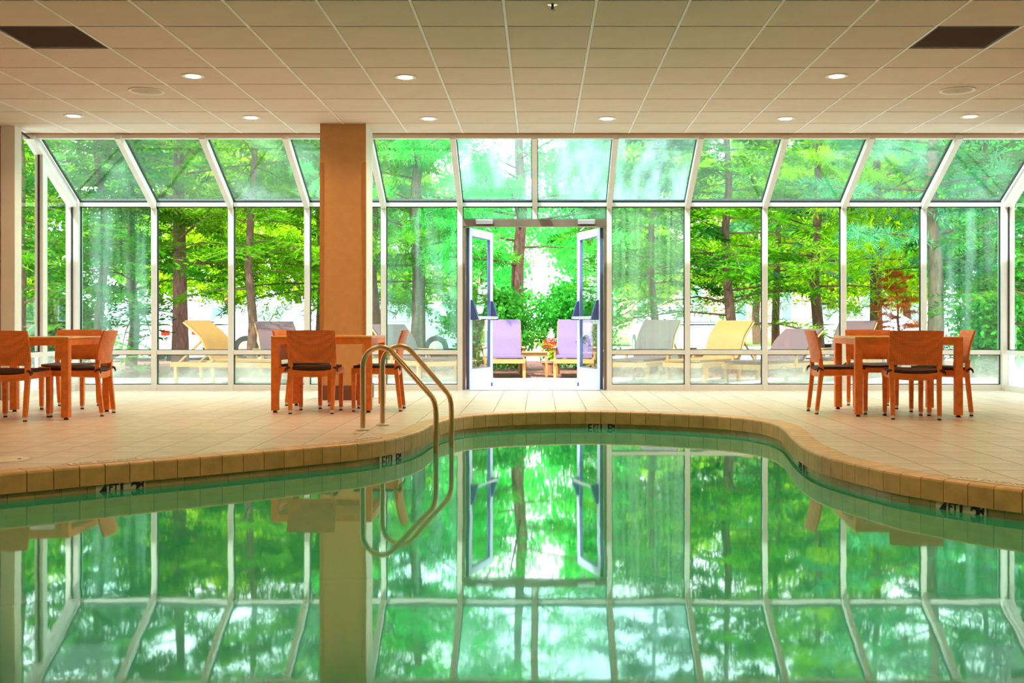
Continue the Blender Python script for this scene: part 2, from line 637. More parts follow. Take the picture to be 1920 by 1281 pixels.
# ------------------------------------------------------------------ pool outline
PK = [(-3.057, 6.085), (-2.583, 6.496), (-2.035, 6.947), (-1.39, 7.53), (-1.21, 7.75), (-1.04, 8.10), (-0.94, 8.60), (-0.905, 9.12),
      (-0.76, 9.76), (-0.50, 10.10), (-0.06, 10.34), (0.455, 10.43), (0.92, 10.33), (1.34, 10.12), (1.73, 9.82), (1.95, 9.42),
      (1.99, 8.92), (1.94, 8.45), (1.87, 7.95), (1.815, 7.40), (1.815, 6.98), (1.86, 6.70), (1.935, 6.41), (2.03, 6.11),
      (2.165, 5.87), (2.33, 5.64), (2.47, 5.48), (3.0, 4.95), (3.45, 4.2), (3.55, 3.3), (3.1, 2.4), (2.0, 1.7), (0.6, 1.4), (-0.9, 1.4),
      (-2.4, 1.7), (-3.7, 2.5), (-4.35, 3.6), (-4.3, 4.6), (-3.75, 5.45)]


def catmull(pts, per=14):
    out = []
    n = len(pts)
    for i in range(n):
        p0, p1, p2, p3 = [np.array(pts[(i + k) % n]) for k in (-1, 0, 1, 2)]
        for k in range(per):
            t = k / per
            out.append(0.5 * ((2 * p1) + (-p0 + p2) * t + (2 * p0 - 5 * p1 + 4 * p2 - p3) * t * t + (-p0 + 3 * p1 - 3 * p2 + p3) * t ** 3))
    return np.array(out)


_c = catmull(PK)
# smooth a little
for _ in range(6):
    _c = 0.25 * np.roll(_c, 1, 0) + 0.5 * _c + 0.25 * np.roll(_c, -1, 0)
_d = np.linalg.norm(np.roll(_c, -1, 0) - _c, axis=1)
_s = np.concatenate([[0], np.cumsum(_d)])
PLEN = _s[-1]
NT = int(round(PLEN / 0.147))        # coping tiles round the pool
SUB = 3
_t = np.linspace(0, PLEN, NT * SUB, endpoint=False)
_cc = np.vstack([_c, _c[:1]])
PC = np.stack([np.interp(_t, _s, _cc[:, 0]), np.interp(_t, _s, _cc[:, 1])], 1)
_tg = np.roll(PC, -1, 0) - np.roll(PC, 1, 0)
_tg /= np.linalg.norm(_tg, axis=1)[:, None]
# orientation: outline runs left -> right over the far end (clockwise), so outward is to the left of travel
PN = np.stack([-_tg[:, 1], _tg[:, 0]], 1)
_area = 0.5 * np.sum(PC[:, 0] * np.roll(PC[:, 1], -1) - np.roll(PC[:, 0], -1) * PC[:, 1])
if _area > 0:
    PN = -PN


def off(d):
    return PC + PN * d


def pool_sd(x, y):
    """signed distance to the pool edge (positive outside) and outward normal"""
    d2 = (PC[:, 0] - x) ** 2 + (PC[:, 1] - y) ** 2
    i = int(np.argmin(d2))
    v = np.array([x, y]) - PC[i]
    sd = float(v @ PN[i])
    dist = math.sqrt(d2[i])
    return (dist if sd > 0 else -dist), PN[i], PC[i]


# ------------------------------------------------------------------ floor slab with the pool cut out, deck tiles
def ring_fill(name, outer, inner, z, mat, parent=None):
    bm = bmesh.new()
    es = []
    for loop in (outer, inner):
        vs_ = [bm.verts.new((p[0], p[1], z)) for p in loop]
        for i in range(len(vs_)):
            es.append(bm.edges.new((vs_[i], vs_[(i + 1) % len(vs_)])))
    bmesh.ops.triangle_fill(bm, edges=es, use_beauty=True)
    for f in bm.faces:
        if f.normal.z < 0:
            f.normal_flip()
    me = bpy.data.meshes.new(name)
    bm.to_mesh(me)
    bm.free()
    me.materials.append(M[mat])
    return mobj(name, me, parent)


hole = off(0.06)[::2]
floor = struct(ring_fill('floor', [(-XR, YB), (XR, YB), (XR, YJ + 0.06), (XRr + 0.1, YJ + 0.06), (XRr + 0.1, YW + 0.06), (XL - 0.1, YW + 0.06), (XL - 0.1, YJ + 0.06), (-XR, YJ + 0.06)],
                         [tuple(p) for p in hole], -0.006, 'grout'), 'beige tiled pool deck around the pool')


def clip_half(poly, n, c):
    """keep the part of poly where n.p >= c"""
    out = []
    for i in range(len(poly)):
        a, b = poly[i], poly[(i + 1) % len(poly)]
        da, db = n[0] * a[0] + n[1] * a[1] - c, n[0] * b[0] + n[1] * b[1] - c
        if da >= 0:
            out.append(a)
        if (da >= 0) != (db >= 0):
            t = da / (da - db)
            out.append((a[0] + (b[0] - a[0]) * t, a[1] + (b[1] - a[1]) * t))
    return out


TS = 0.305
COP_W = 0.165
random.seed(3)
full_tile = MB().extrude_poly([(-TS / 2 + 0.003, -TS / 2 + 0.003), (TS / 2 - 0.003, -TS / 2 + 0.003), (TS / 2 - 0.003, TS / 2 - 0.003), (-TS / 2 + 0.003, TS / 2 - 0.003)],
                              -0.006, 0.0, 'xy').mesh('tile', 'deck')
tiles = []
x0 = -9.6
ix = 0
nx = int(2 * 9.6 / TS)
ny = int((YW - YB) / TS)
for i in range(nx):
    for j in range(ny + 1):
        cx, cy = x0 + (i + 0.5) * TS, YW + 0.02 - (j + 0.5) * TS
        if cy < YB or (cy > YJ and (cx < XL or cx > XRr)) or abs(cx) > XR:
            continue
        sd, n, p = pool_sd(cx, cy)
        if sd < -0.3:
            continue
        poly = None
        if sd < COP_W + 0.25:
            h = TS / 2 - 0.003
            poly = [(cx - h, cy - h), (cx + h, cy - h), (cx + h, cy + h), (cx - h, cy + h)]
            q = p + n * (COP_W - 0.05)
            poly = clip_half(poly, n, float(n @ q))
            if len(poly) < 3:
                continue
        # visible in frame?
        vis = False
        area = 0
        if cy > 4.5:
            px = VX + F_PX * cx / cy
            py = VY + F_PX * CAM_H / cy
            vis = -30 < px < 1950 and py < 1290
            area = 1.0 / cy ** 3
        tiles.append((vis, area, cx, cy, poly))
tiles.sort(key=lambda t: (not t[0], -t[1]))
rest = MB()
for k, (vis, area, cx, cy, poly) in enumerate(tiles):
    if vis and k < 300:
        if poly is None:
            o = mobj('tile', full_tile, floor)
            o.location = (cx, cy, 0)
        else:
            q = [(a - cx, b - cy) for a, b in poly]
            o = MB().extrude_poly(q, -0.006, 0.0, 'xy').obj('tile', 'deck', floor)
            o.location = (cx, cy, 0)
    else:
        h = TS / 2 - 0.003
        rest.extrude_poly(poly or [(cx - h, cy - h), (cx + h, cy - h), (cx + h, cy + h), (cx - h, cy + h)], -0.006, 0.0, 'xy')
tag(rest.obj('tile_field', 'deck', floor), kind='stuff')

# ------------------------------------------------------------------ pool: basin, coping, waterline tiles, water
basin = MB()
Pw = off(0.025)
nP = len(Pw)
POOL_BOT = -1.30
basin.add([(p[0], p[1], -0.10) for p in Pw] + [(p[0], p[1], POOL_BOT) for p in Pw], [(k, (k + 1) % nP, nP + (k + 1) % nP, nP + k) for k in range(nP)])
basin.add([(p[0], p[1], POOL_BOT) for p in Pw], [tuple(range(nP))])
struct(basin.obj('pool_basin', 'basin'), 'green plastered pool basin under the water')
wt = MB()
Pwat = off(0.028)
wt.add([(p[0], p[1], WATER_Z) for p in Pwat], [tuple(range(nP))])
water = wt.obj('pool_water', 'water')
if water.data.polygons[0].normal.z < 0:
    water.data.flip_normals()
tag(water, 'still green pool water mirroring the windows and trees', 'water', kind='stuff')

coping = struct(empty('pool_coping'), 'tan bullnose tile edge round the pool')
wrow = struct(empty('waterline_tile_row'), 'tan tiles just above the water line')


def strip_piece(i0, i1, prof, shrink=0.0025):
    """profile (outward distance, z) swept along outline indices i0..i1"""
    mb = MB()
    idx = list(range(i0, i1 + 1))
    n = len(prof)
    v = []
    for a, i in enumerate(idx):
        p, nn = PC[i % nP].copy(), PN[i % nP]
        tdir = np.array([nn[1], -nn[0]])
        d = PC[(i + 1) % nP] - PC[(i - 1) % nP]
        d = d / np.linalg.norm(d)
        if a == 0:
            p = p + d * shrink
        if a == len(idx) - 1:
            p = p - d * shrink
        for (o_, z) in prof:
            v.append((p[0] + nn[0] * o_, p[1] + nn[1] * o_, z))
    f = []
    for a in range(len(idx) - 1):
        for k in range(n):
            f.append((a * n + k, a * n + (k + 1) % n, (a + 1) * n + (k + 1) % n, (a + 1) * n + k))
    f.append(tuple(range(n)))
    f.append(tuple((len(idx) - 1) * n + k for k in range(n)))
    return mb.add(v, f)


cop_prof = [(COP_W, -0.004), (COP_W, 0.003), (0.018, 0.003), (0.005, -0.002), (0.0, -0.012), (0.0, -0.118), (0.028, -0.118), (0.05, -0.004)]
wl_prof = [(0.030, -0.118), (0.020, -0.120), (0.020, -0.262), (0.030, -0.264)]
restc, restw = MB(), MB()
for t in range(NT):
    c = PC[(t * SUB + 1) % nP]
    px = VX + F_PX * c[0] / max(c[1], 0.1)
    vis = c[1] > 5.0 and -60 < px < 1980
    if vis:
        strip_piece(t * SUB, t * SUB + SUB, cop_prof).obj('coping_tile', 'coping', coping)
        strip_piece(t * SUB + 1, t * SUB + SUB + 1, wl_prof, 0.0018).obj('waterline_tile', 'wline', wrow)
    else:
        a = strip_piece(t * SUB, t * SUB + SUB, cop_prof)
        restc.add(a.v, a.f)
        a = strip_piece(t * SUB + 1, t * SUB + SUB + 1, wl_prof, 0.0018)
        restw.add(a.v, a.f)
tag(restc.obj('coping_tile_run', 'coping', coping), kind='stuff')
tag(restw.obj('waterline_tile_run', 'wline', wrow), kind='stuff')
strip_piece(0, nP, [(0.04, -0.001), (COP_W - 0.004, -0.001), (COP_W - 0.004, -0.02), (0.012, -0.1), (0.012, -0.02)]).obj('grout_bed', 'grout', coping)

# ------------------------------------------------------------------ ceiling
ceiling = struct(MB().box(-XR, XR, YB, YE, ZC + 0.012, ZC + 0.30).obj('ceiling', 'plaster'), 'suspended ceiling of square tan acoustic tiles')
TC = 0.6486
GX0, GY0 = -0.253, 8.10
ct = MB().cbox(-TC / 2 + 0.012, TC / 2 - 0.012, -TC / 2 + 0.009, TC / 2 - 0.009, -0.010, 0.010, 0.003).mesh('ceiling_tile', 'tile_ceiling')
cols = range(-14, 15)
rows_ = range(-19, 7)
restt = MB()
# columns of the two dark grilles and the round speakers
vent_cells = set()
for (px, py) in ((97, 63), (1820, 60)):
    vx_, vy_ = ceil_pt(px, py)
    vent_cells.add((math.floor((vx_ - GX0) / TC), math.floor((vy_ - GY0) / TC)))
for c in cols:
    for r in rows_:
        cx, cy = GX0 + (c + 0.5) * TC, GY0 + (r + 0.5) * TC
        if abs(cx) + TC / 2 > XR or cy - TC / 2 < YB:
            continue
        if (c, r) in vent_cells:
            continue
        px = VX + F_PX * cx / max(cy, 0.1)
        if r >= -1 and -90 < px < 2010:
            o = mobj('ceiling_tile', ct, ceiling)
            o.location = (cx, cy, ZC)
        else:
            h = TC / 2 - 0.010
            restt.box(cx - h, cx + h, cy - h, cy + h, ZC - 0.01, ZC + 0.01)
tag(restt.obj('ceiling_tile_field', 'tile_ceiling', ceiling), kind='stuff')
for c in range(-14, 16):
    x = GX0 + c * TC
    if abs(x) < XR:
        MB().box(x - 0.0105, x + 0.0105, YB, YE, ZC - 0.012, ZC + 0.011).obj('runner', 'tbar', ceiling)
for r in range(-18, 8):
    y = GY0 + r * TC
    if y > YB and y < YE - 0.1:
        MB().box(-XR, XR, y - 0.009, y + 0.009, ZC + 0.004, ZC + 0.011).obj('shadow_gap_tee', 'grout', ceiling)  # dark colour paints the shadow gap between tile rows

hd = struct(empty('trim_1'), 'cream header where ceiling meets sloped glass')
MB().box(-XR, XR, YE - 0.03, YE, ZC - 0.02, ZC + 0.012).obj('edge_angle', 'guard', hd)
MB().box(XL - 0.1, XRr + 0.1, YE, YE + 0.09, ZC - 0.065, ZC + 0.10).obj('header', 'alu', hd)

# walls of the hall
struct(MB().box(-XR - 0.15, -XR, YB, YJ + 0.12, -0.05, ZC + 0.3).obj('wall_left', 'plaster'), 'cream side wall on the left')
struct(MB().box(XR, XR + 0.15, YB, YJ + 0.12, -0.05, ZC + 0.3).obj('wall_right', 'plaster'), 'cream side wall on the right')
struct(MB().box(-XR - 0.15, XR + 0.15, YB - 0.15, YB, -0.05, ZC + 0.3).obj('wall_front', 'plaster'), 'cream wall behind the camera')
struct(MB().box(-XR - 0.15, XL - 0.10, YJ, YJ + 0.12, -0.05, ZC + 0.3).obj('wall_back_left', 'wood_wall'), 'reddish wall beside the left end of the glazing')
struct(MB().box(XRr + 0.10, XR + 0.15, YJ, YJ + 0.12, -0.05, ZC + 0.3).obj('wall_back_right', 'wood_wall'), 'reddish wall beside the right end of the glazing')

# ------------------------------------------------------------------ glazed wall
MW, MD = 0.066, 0.11
PIV = {}


def pane_box(name, x0, x1, z0, z1, mat, parent, y=YW, g=0.009):
    """upright pane with a black gasket round it"""
    p = MB().box(x0, x1, y - 0.004, y + 0.004, z0, z1).obj(name, mat, parent)
    gk = MB()
    gk.box(x0 - 0.001, x0 + g, y - 0.02, y + 0.02, z0, z1)
    gk.box(x1 - g, x1 + 0.001, y - 0.02, y + 0.02, z0, z1)
    gk.box(x0, x1, y - 0.02, y + 0.02, z0 - 0.001, z0 + g)
    gk.box(x0, x1, y - 0.02, y + 0.02, z1 - g, z1 + 0.001)
    gk.obj('gasket', 'gasket', p)
    return p


def slope_pane(name, x0, x1, mat, parent):
    ya, yb = YW - 0.03, YE + 0.05
    za, zb = slope_z(ya) + 0.03, slope_z(yb) + 0.03
    n = Vector((0, zb - za, ya - yb)).normalized()
    def sl(a0, a1, t0, t1, th):
        v = []
        for s_ in (-th, th):
            for (x, t) in ((a0, t0), (a1, t0), (a1, t1), (a0, t1)):
                v.append((x, ya + (yb - ya) * t + n.y * s_, za + (zb - za) * t + n.z * s_))
        return v, [(0, 3, 2, 1), (4, 5, 6, 7), (0, 1, 5, 4), (1, 2, 6, 5), (2, 3, 7, 6), (3, 0, 4, 7)]
    p = MB().add(*sl(x0, x1, 0, 1, 0.004)).obj(name, mat, parent)
    gk = MB()
    gk.add(*sl(x0 - 0.001, x0 + 0.009, 0, 1, 0.018))
    gk.add(*sl(x1 - 0.009, x1 + 0.001, 0, 1, 0.018))
    gk.add(*sl(x0, x1, -0.004, 0.008, 0.018))
    gk.obj('gasket', 'gasket', p)
    return p


MIDZ0, MIDZ1 = 0.462, 0.518
roof_kind = ['gl_roof', 'gl_roof', 'gl_roof', 'gl_roof', 'gl_roof', 'gl_roof2', 'gl_roof2', 'gl_roof2', 'gl_roof', 'gl_roof', 'gl_roof', 'gl_roof']
wall_kind = ['gl_teal', 'gl_clear', 'gl_clear', 'gl_clear', 'gl_teal', None, None, 'gl_fog', 'gl_clear', 'gl_clear', 'gl_clear', 'gl_teal']
where = ['leftmost window bay of the glass wall, next to the corner post', 'window bay around the big left tree trunk', 'window bay just left of the tan column',
         'window bay half hidden by the tan column', 'window bay left of the open doors', 'glazing above the left door leaf', 'glazing above the right door leaf',
         'foggy window bay right of the open doors', 'second window bay right of the doors', 'third window bay right of the doors',
         'window bay behind the right dining set', 'rightmost window bay of the glass wall, bluish streaked']
for b in range(12):
    xa, xb = MX[b] + (0.08 if b == 0 else MW / 2), MX[b + 1] - (0.08 if b == 11 else MW / 2)
    wn = struct(empty('window_%d' % (b + 1)), where[b])
    slope_pane('roof_pane', xa, xb, roof_kind[b], wn)
    MB().cbox(xa, xb, YW - 0.045, YW + 0.05, ZE - 0.035, ZE + 0.018, 0.004).obj('eave_rail', 'alu', wn)
    MB().box(xa, xb, YW - 0.047, YW - 0.03, ZE + 0.0175, ZE + 0.032).obj('rail_gasket', 'gasket', wn)
    if wall_kind[b]:
        pane_box('wall_pane', xa, xb, MIDZ1, ZE - 0.035, wall_kind[b], wn)
        pane_box('low_pane', xa, xb, 0.075, MIDZ0, 'gl_kick', wn)
        MB().cbox(xa, xb, YW - 0.05, YW + 0.05, MIDZ0, MIDZ1, 0.004).obj('mid_rail', 'alu', wn)
        MB().cbox(xa, xb, YW - 0.05, YW + 0.05, -0.004, 0.075, 0.004).obj('sill', 'alu', wn)
    else:
        pane_box('transom_pane', xa, xb, 2.20, ZE - 0.035, 'gl_roof2', wn)
tn = 2
ORD = ('first', 'second', 'third', 'fourth', 'fifth', 'sixth', 'seventh', 'eighth', 'ninth', 'tenth', 'eleventh', 'twelfth', 'thirteenth')
for k, x in enumerate(MX):
    tr = struct(empty('trim_%d' % tn), 'cream aluminium mullion with sloped rafter, %s from the left in the glass wall' % ORD[k])
    tn += 1
    wd = 0.16 if k in (0, 12) else MW
    z0 = 2.20 if k == 6 else -0.004
    if k in (0, 12):
        MB().cbox(x - 0.08, x + 0.08, YW - 0.08, YW + 0.06, z0, ZE + 0.01, 0.005).obj('post', 'alu', tr)
    else:
        MB().cbox(x - wd / 2, x + wd / 2, YW - 0.06, YW + 0.05, z0, ZE, 0.005).obj('post', 'alu', tr)
    MB().beam((x, YW - 0.005, ZE - 0.02), (x, YE - 0.02, slope_z(YE - 0.02) - 0.02), 0.11 if k in (0, 12) else MW, 0.13).obj('rafter', 'alu', tr)

# end walls of the glass bay
for s, X in ((-1, XL), (1, XRr)):
    side = 'left' if s < 0 else 'right'
    wn = struct(empty('window_%d' % (13 if s < 0 else 14)), 'glazed end of the bay at the far %s' % side)
    ymid = 12.90
    MB().cbox(X - 0.05, X + 0.05, ymid - 0.06, ymid + 0.06, -0.004, slope_z(ymid) - 0.02, 0.005).obj('post', 'alu', wn)
    MB().cbox(X - 0.10, X + 0.06, YJ - 0.02, YJ + 0.14, -0.004, ZC, 0.005).obj('jamb_post', 'alu', wn)
    for (ya, yb) in ((ymid + 0.06, YW - 0.08), (YJ + 0.14, ymid - 0.06)):
        def sz(y):
            return min(slope_z(y) - 0.06, ZC - 0.02)
        poly = [(ya, MIDZ1), (yb, MIDZ1), (yb, sz(yb))]
        if ya < YE:
            poly.append((YE, sz(YE)))
        poly.append((ya, sz(ya)))
        p = MB().extrude_poly(poly, X - 0.004, X + 0.004, 'yz').obj('wall_pane', 'gl_clear', wn)
        gk = MB()
        for q in range(len(poly)):
            a, b = poly[q], poly[(q + 1) % len(poly)]
            if abs(a[0] - b[0]) + abs(a[1] - b[1]) > 0.02:
                gk.beam((X, a[0], a[1]), (X, b[0], b[1]), 0.022, 0.02, up=(0, 0.7, 0.7) if abs(a[0] - b[0]) < 1e-4 else (0, 0, 1))
        gk.obj('gasket', 'gasket', p)
        MB().cbox(X - 0.05, X + 0.05, ya, yb, MIDZ0, MIDZ1, 0.004).obj('mid_rail', 'alu', wn)
        MB().cbox(X - 0.05, X + 0.05, ya, yb, -0.004, 0.075, 0.004).obj('sill', 'alu', wn)
        MB().box(X - 0.004, X + 0.004, ya, yb, 0.075, MIDZ0).obj('low_pane', 'gl_kick', wn)

# ------------------------------------------------------------------ doors
DX0, DX1 = MX[5] + MW / 2, MX[7] - MW / 2
df = struct(empty('trim_%d' % tn), 'bronze door frame with two silver closers')
tn += 1
MB().cbox(DX0, DX1, YW - 0.06, YW + 0.06, 2.105, 2.20, 0.005).obj('head', 'bronze', df)
MB().cbox(DX0, DX0 + 0.035, YW - 0.05, YW + 0.06, -0.004, 2.11, 0.004).obj('jamb', 'bronze', df)
MB().cbox(DX1 - 0.035, DX1, YW - 0.05, YW + 0.06, -0.004, 2.11, 0.004).obj('jamb', 'bronze', df)
MB().cbox(DX0, DX1, YW - 0.06, YW + 0.08, -0.004, 0.010, 0.003).obj('threshold', 'silver', df)
for px in (909, 1099):
    x = (px - VX) * YW / F_PX
    c = MB().cbox(x - 0.11, x + 0.11, YW - 0.115, YW - 0.055, 2.135, 2.19, 0.008).obj('door_closer', 'silver', df)
    MB().beam((x, YW - 0.03, 2.125), (x + (0.06 if px < 1000 else -0.06), YW + 0.35, 2.09), 0.02, 0.012).obj('closer_arm', 'silver', c)


def door_leaf(name, hx, s, label):
    """leaf with its hinge at the origin; the leaf lies along local +x, inner face towards -y (mirrored by s)"""
    w_, hgt, t = 0.865, 2.09, 0.045
    ang = math.radians(72)
    d = struct(empty(name, (hx, YW + 0.045, 0.008)), label)
    # leaf direction when opened outward
    d.rotation_euler = (0, 0, ang if s > 0 else PI - ang)
    sw, th, bh = 0.10, 0.10, 0.26
    yy0, yy1 = (-t, 0) if s > 0 else (0, t)
    # stiles, rails
    for nm, a in (('stile', (0, sw, 0, hgt)), ('stile', (w_ - sw, w_, 0, hgt)), ('top_rail', (sw, w_ - sw, hgt - th, hgt)), ('bottom_rail', (sw, w_ - sw, 0, bh))):
        MB().cbox(a[0], a[1], yy0, yy1, a[2], a[3], 0.003).obj(nm, 'door_white', d)
    ym = (yy0 + yy1) / 2
    p = MB().box(sw, w_ - sw, ym - 0.004, ym + 0.004, bh, hgt - th).obj('pane', 'gl_clear', d)
    gk = MB()
    gk.box(sw - 0.001, sw + 0.012, yy0 + 0.002, yy1 - 0.002, bh, hgt - th)
    gk.box(w_ - sw - 0.012, w_ - sw + 0.001, yy0 + 0.002, yy1 - 0.002, bh, hgt - th)
    gk.box(sw, w_ - sw, yy0 + 0.002, yy1 - 0.002, bh - 0.001, bh + 0.01)
    gk.box(sw, w_ - sw, yy0 + 0.002, yy1 - 0.002, hgt - th - 0.01, hgt - th + 0.001)
    gk.obj('pane_frame', 'door_edge', p)
    MB().box(-0.004, 0.0, yy0, yy1, 0.0, hgt).obj('hinge_edge_shade', 'door_edge', d)  # thin dark strips paint the shade on both door edges
    MB().box(w_, w_ + 0.004, yy0, yy1, 0.0, hgt).obj('lock_edge_shade', 'door_edge', d)
    # panic bar on the inner face
    inner, sg = (yy0, -1) if s > 0 else (yy1, 1)
    bar = MB().tube([(0.06, inner + sg * 0.085, 0.93), (w_ - 0.06, inner + sg * 0.085, 0.93)], 0.018, 12).obj('panic_bar', 'silver', d, 40)
    for xx in (0.045, w_ - 0.09):
        MB().add([(xx, inner, 0.90), (xx + 0.045, inner, 0.90), (xx + 0.045, inner, 1.16), (xx, inner, 1.16),
                  (xx, inner + sg * 0.105, 0.90), (xx + 0.045, inner + sg * 0.105, 0.90), (xx + 0.045, inner + sg * 0.03, 1.15), (xx, inner + sg * 0.03, 1.15)],
                 [(0, 1, 2, 3), (4, 5, 6, 7), (0, 1, 5, 4), (1, 2, 6, 5), (2, 3, 7, 6), (3, 0, 4, 7)]).obj('bar_bracket', 'bar_blue', bar)
    MB().cbox(w_ - 0.07, w_ - 0.03, yy0 - 0.012, yy1 + 0.012, 0.0, 0.05, 0.004).obj('door_stop', 'bar_blue', d)
    return d


door_leaf('door_1', DX0 + 0.040, 1, 'open glass door leaf on the left with panic bar')
door_leaf('door_2', DX1 - 0.040, -1, 'open glass door leaf on the right with panic bar')

# ------------------------------------------------------------------ column
CYF = 12.02
cx0, cx1 = (600 - VX) * CYF / F_PX, (686 - VX) * CYF / F_PX
colm = struct(empty('column', ((cx0 + cx1) / 2, CYF + 0.25, 0)), 'square tan column with dark red base, behind middle table')
hw = (cx1 - cx0) / 2
MB().cbox(-hw + 0.004, hw - 0.004, -0.235, 0.25, 0, ZC - 0.002, 0.004).obj('shaft', 'col_side_lit', colm)
MB().box(-hw, hw, -0.25, -0.235, 0.15, ZC - 0.002).obj('tan_face', 'column', colm)  # tan kept to this face so the sides carry painted daylight
for s in (-1, 1):
    xa = s * hw
    MB().box(min(xa, xa - s * 0.035) - 0.002, max(xa, xa - s * 0.035) + 0.002, -0.256, -0.232, 0.15, 2.66).obj('corner_guard', 'guard', colm)
MB().cbox(-hw - 0.012, hw + 0.012, -0.264, 0.262, 0, 0.165, 0.005).obj('base', 'baseboard', colm)

# ------------------------------------------------------------------ ceiling fittings
def downlight(x, y, label, power=1.0, seen=True):
    d = empty('downlight', (x, y, ZC - 0.010))
    tag(d, label, 'ceiling light', 'recessed ceiling downlights')
    MB().lathe([(0.062, 0.002), (0.066, -0.006), (0.098, -0.008), (0.102, -0.003), (0.098, 0.002)], 28).obj('trim_ring', 'tbar', d, 40)
    MB().lathe([(0.064, -0.0045), (0.064, -0.0085), (0.03, -0.012)], 24).obj('lamp_lens', 'lamp_disc', d, 40)
    li = bpy.data.lights.new('downlight_lamp', 'SPOT')
    li.energy = LAMP_W * power
    li.color = (1.0, 0.66, 0.34)
    li.spot_size = math.radians(150)
    li.spot_blend = 0.8
    li.shadow_soft_size = 0.06
    lo = bpy.data.objects.new('downlight_lamp', li)
    COL.objects.link(lo)
    lo.parent = d
    lo.location = (0, 0, -0.03)
    return d


for (px, py, lb) in ((362, 140, 'glowing downlight beside the left round speaker'), (760, 142, 'glowing downlight nearest the ceiling centre, in the front row'),
                     (1569, 140, 'glowing downlight below right of ceiling centre, near the right dark grille'), (138, 215, 'leftmost glowing downlight of the row along the glass'),
                     (471, 218, 'second downlight from the left in the row along the glass'), (804, 220, 'downlight just right of the tan column, along the glass'),
                     (1138, 220, 'downlight above the right door leaf, along the glass'), (1473, 220, 'second downlight from the right in the row along the glass'),
                     (1819, 216, 'rightmost glowing downlight of the row along the glass')):
    x, y = ceil_pt(px, py)
    downlight(x, y, lb)
for (x, y) in ((-5.07, 6.4), (4.64, 6.4), (-7.4, 9.0), (7.4, 9.0), (-1.21, 4.6), (1.70, 4.6)):  # unseen lamps added to warm the front deck and brighten the coping
    downlight(x, y, power=1.7, label='added unseen downlight lighting the %s deck' % ('left side' if x < -6 else 'left front' if x < -3 else 'left near' if x < 0 else 'right side' if x > 6 else 'right near' if x < 3 else 'right front'))

for (px, py, lb) in ((97, 63, 'dark square air grille at the left of the ceiling'), (1820, 60, 'dark square air grille at the right of the ceiling')):
    vx_, vy_ = ceil_pt(px, py)
    c, r = math.floor((vx_ - GX0) / TC), math.floor((vy_ - GY0) / TC)
    g = tag(empty('air_grille', (GX0 + (c + 0.5) * TC, GY0 + (r + 0.5) * TC, ZC)), lb, 'vent', 'ceiling air grilles')
    h = TC / 2 - 0.013
    fr = MB()
    fr.box(-h, h, -h, -h + 0.02, -0.006, 0.01).box(-h, h, h - 0.02, h, -0.006, 0.01).box(-h, -h + 0.02, -h, h, -0.006, 0.01).box(h - 0.02, h, -h, h, -0.006, 0.01)
    fr.obj('frame', 'vent', g)
    MB().box(-h, h, -h, h, 0.006, 0.011).obj('backing', 'vent', g)
    sm = MB().beam((-h + 0.02, 0, 0), (h - 0.02, 0, 0), 0.03, 0.003, up=(0, 0.5, 1)).mesh('slat', 'vent')
    for k in range(16):
        o = mobj('slat', sm, g)
        o.location = (0, -h + 0.04 + k * (2 * h - 0.08) / 15, 0.0)
for (px, py, lb) in ((275, 168, 'round ceiling speaker at the left'), (1795, 167, 'round ceiling speaker at the right')):
    x, y = ceil_pt(px, py)
    s_ = tag(empty('ceiling_speaker', (x, y, ZC - 0.010)), lb, 'speaker', 'round ceiling speakers')
    MB().lathe([(0.135, 0.002), (0.138, -0.006), (0.168, -0.010), (0.172, 0.002)], 32).obj('rim', 'inlay', s_, 40)
    MB().lathe([(0.136, -0.001), (0.136, -0.006), (0.05, -0.010), (0.045, -0.012), (0.012, -0.012), (0.010, -0.016)], 32).obj('grille', 'speaker', s_, 40)
x, y = ceil_pt(1036, 6)
sp = tag(empty('sprinkler_head', (x, y, ZC - 0.010)), 'small chrome sprinkler head at the top of the ceiling', 'sprinkler')
MB().lathe([(0.036, 0.002), (0.036, -0.003), (0.022, -0.008), (0.016, -0.008)], 20).obj('escutcheon', 'chrome', sp, 40)
MB().lathe([(0.010, -0.006), (0.010, -0.03), (0.006, -0.032)], 12).obj('nozzle', 'bronze', sp, 40)
MB().lathe([(0.018, -0.036), (0.018, -0.039), (0.004, -0.040)], 16).obj('deflector', 'bronze', sp, 40)

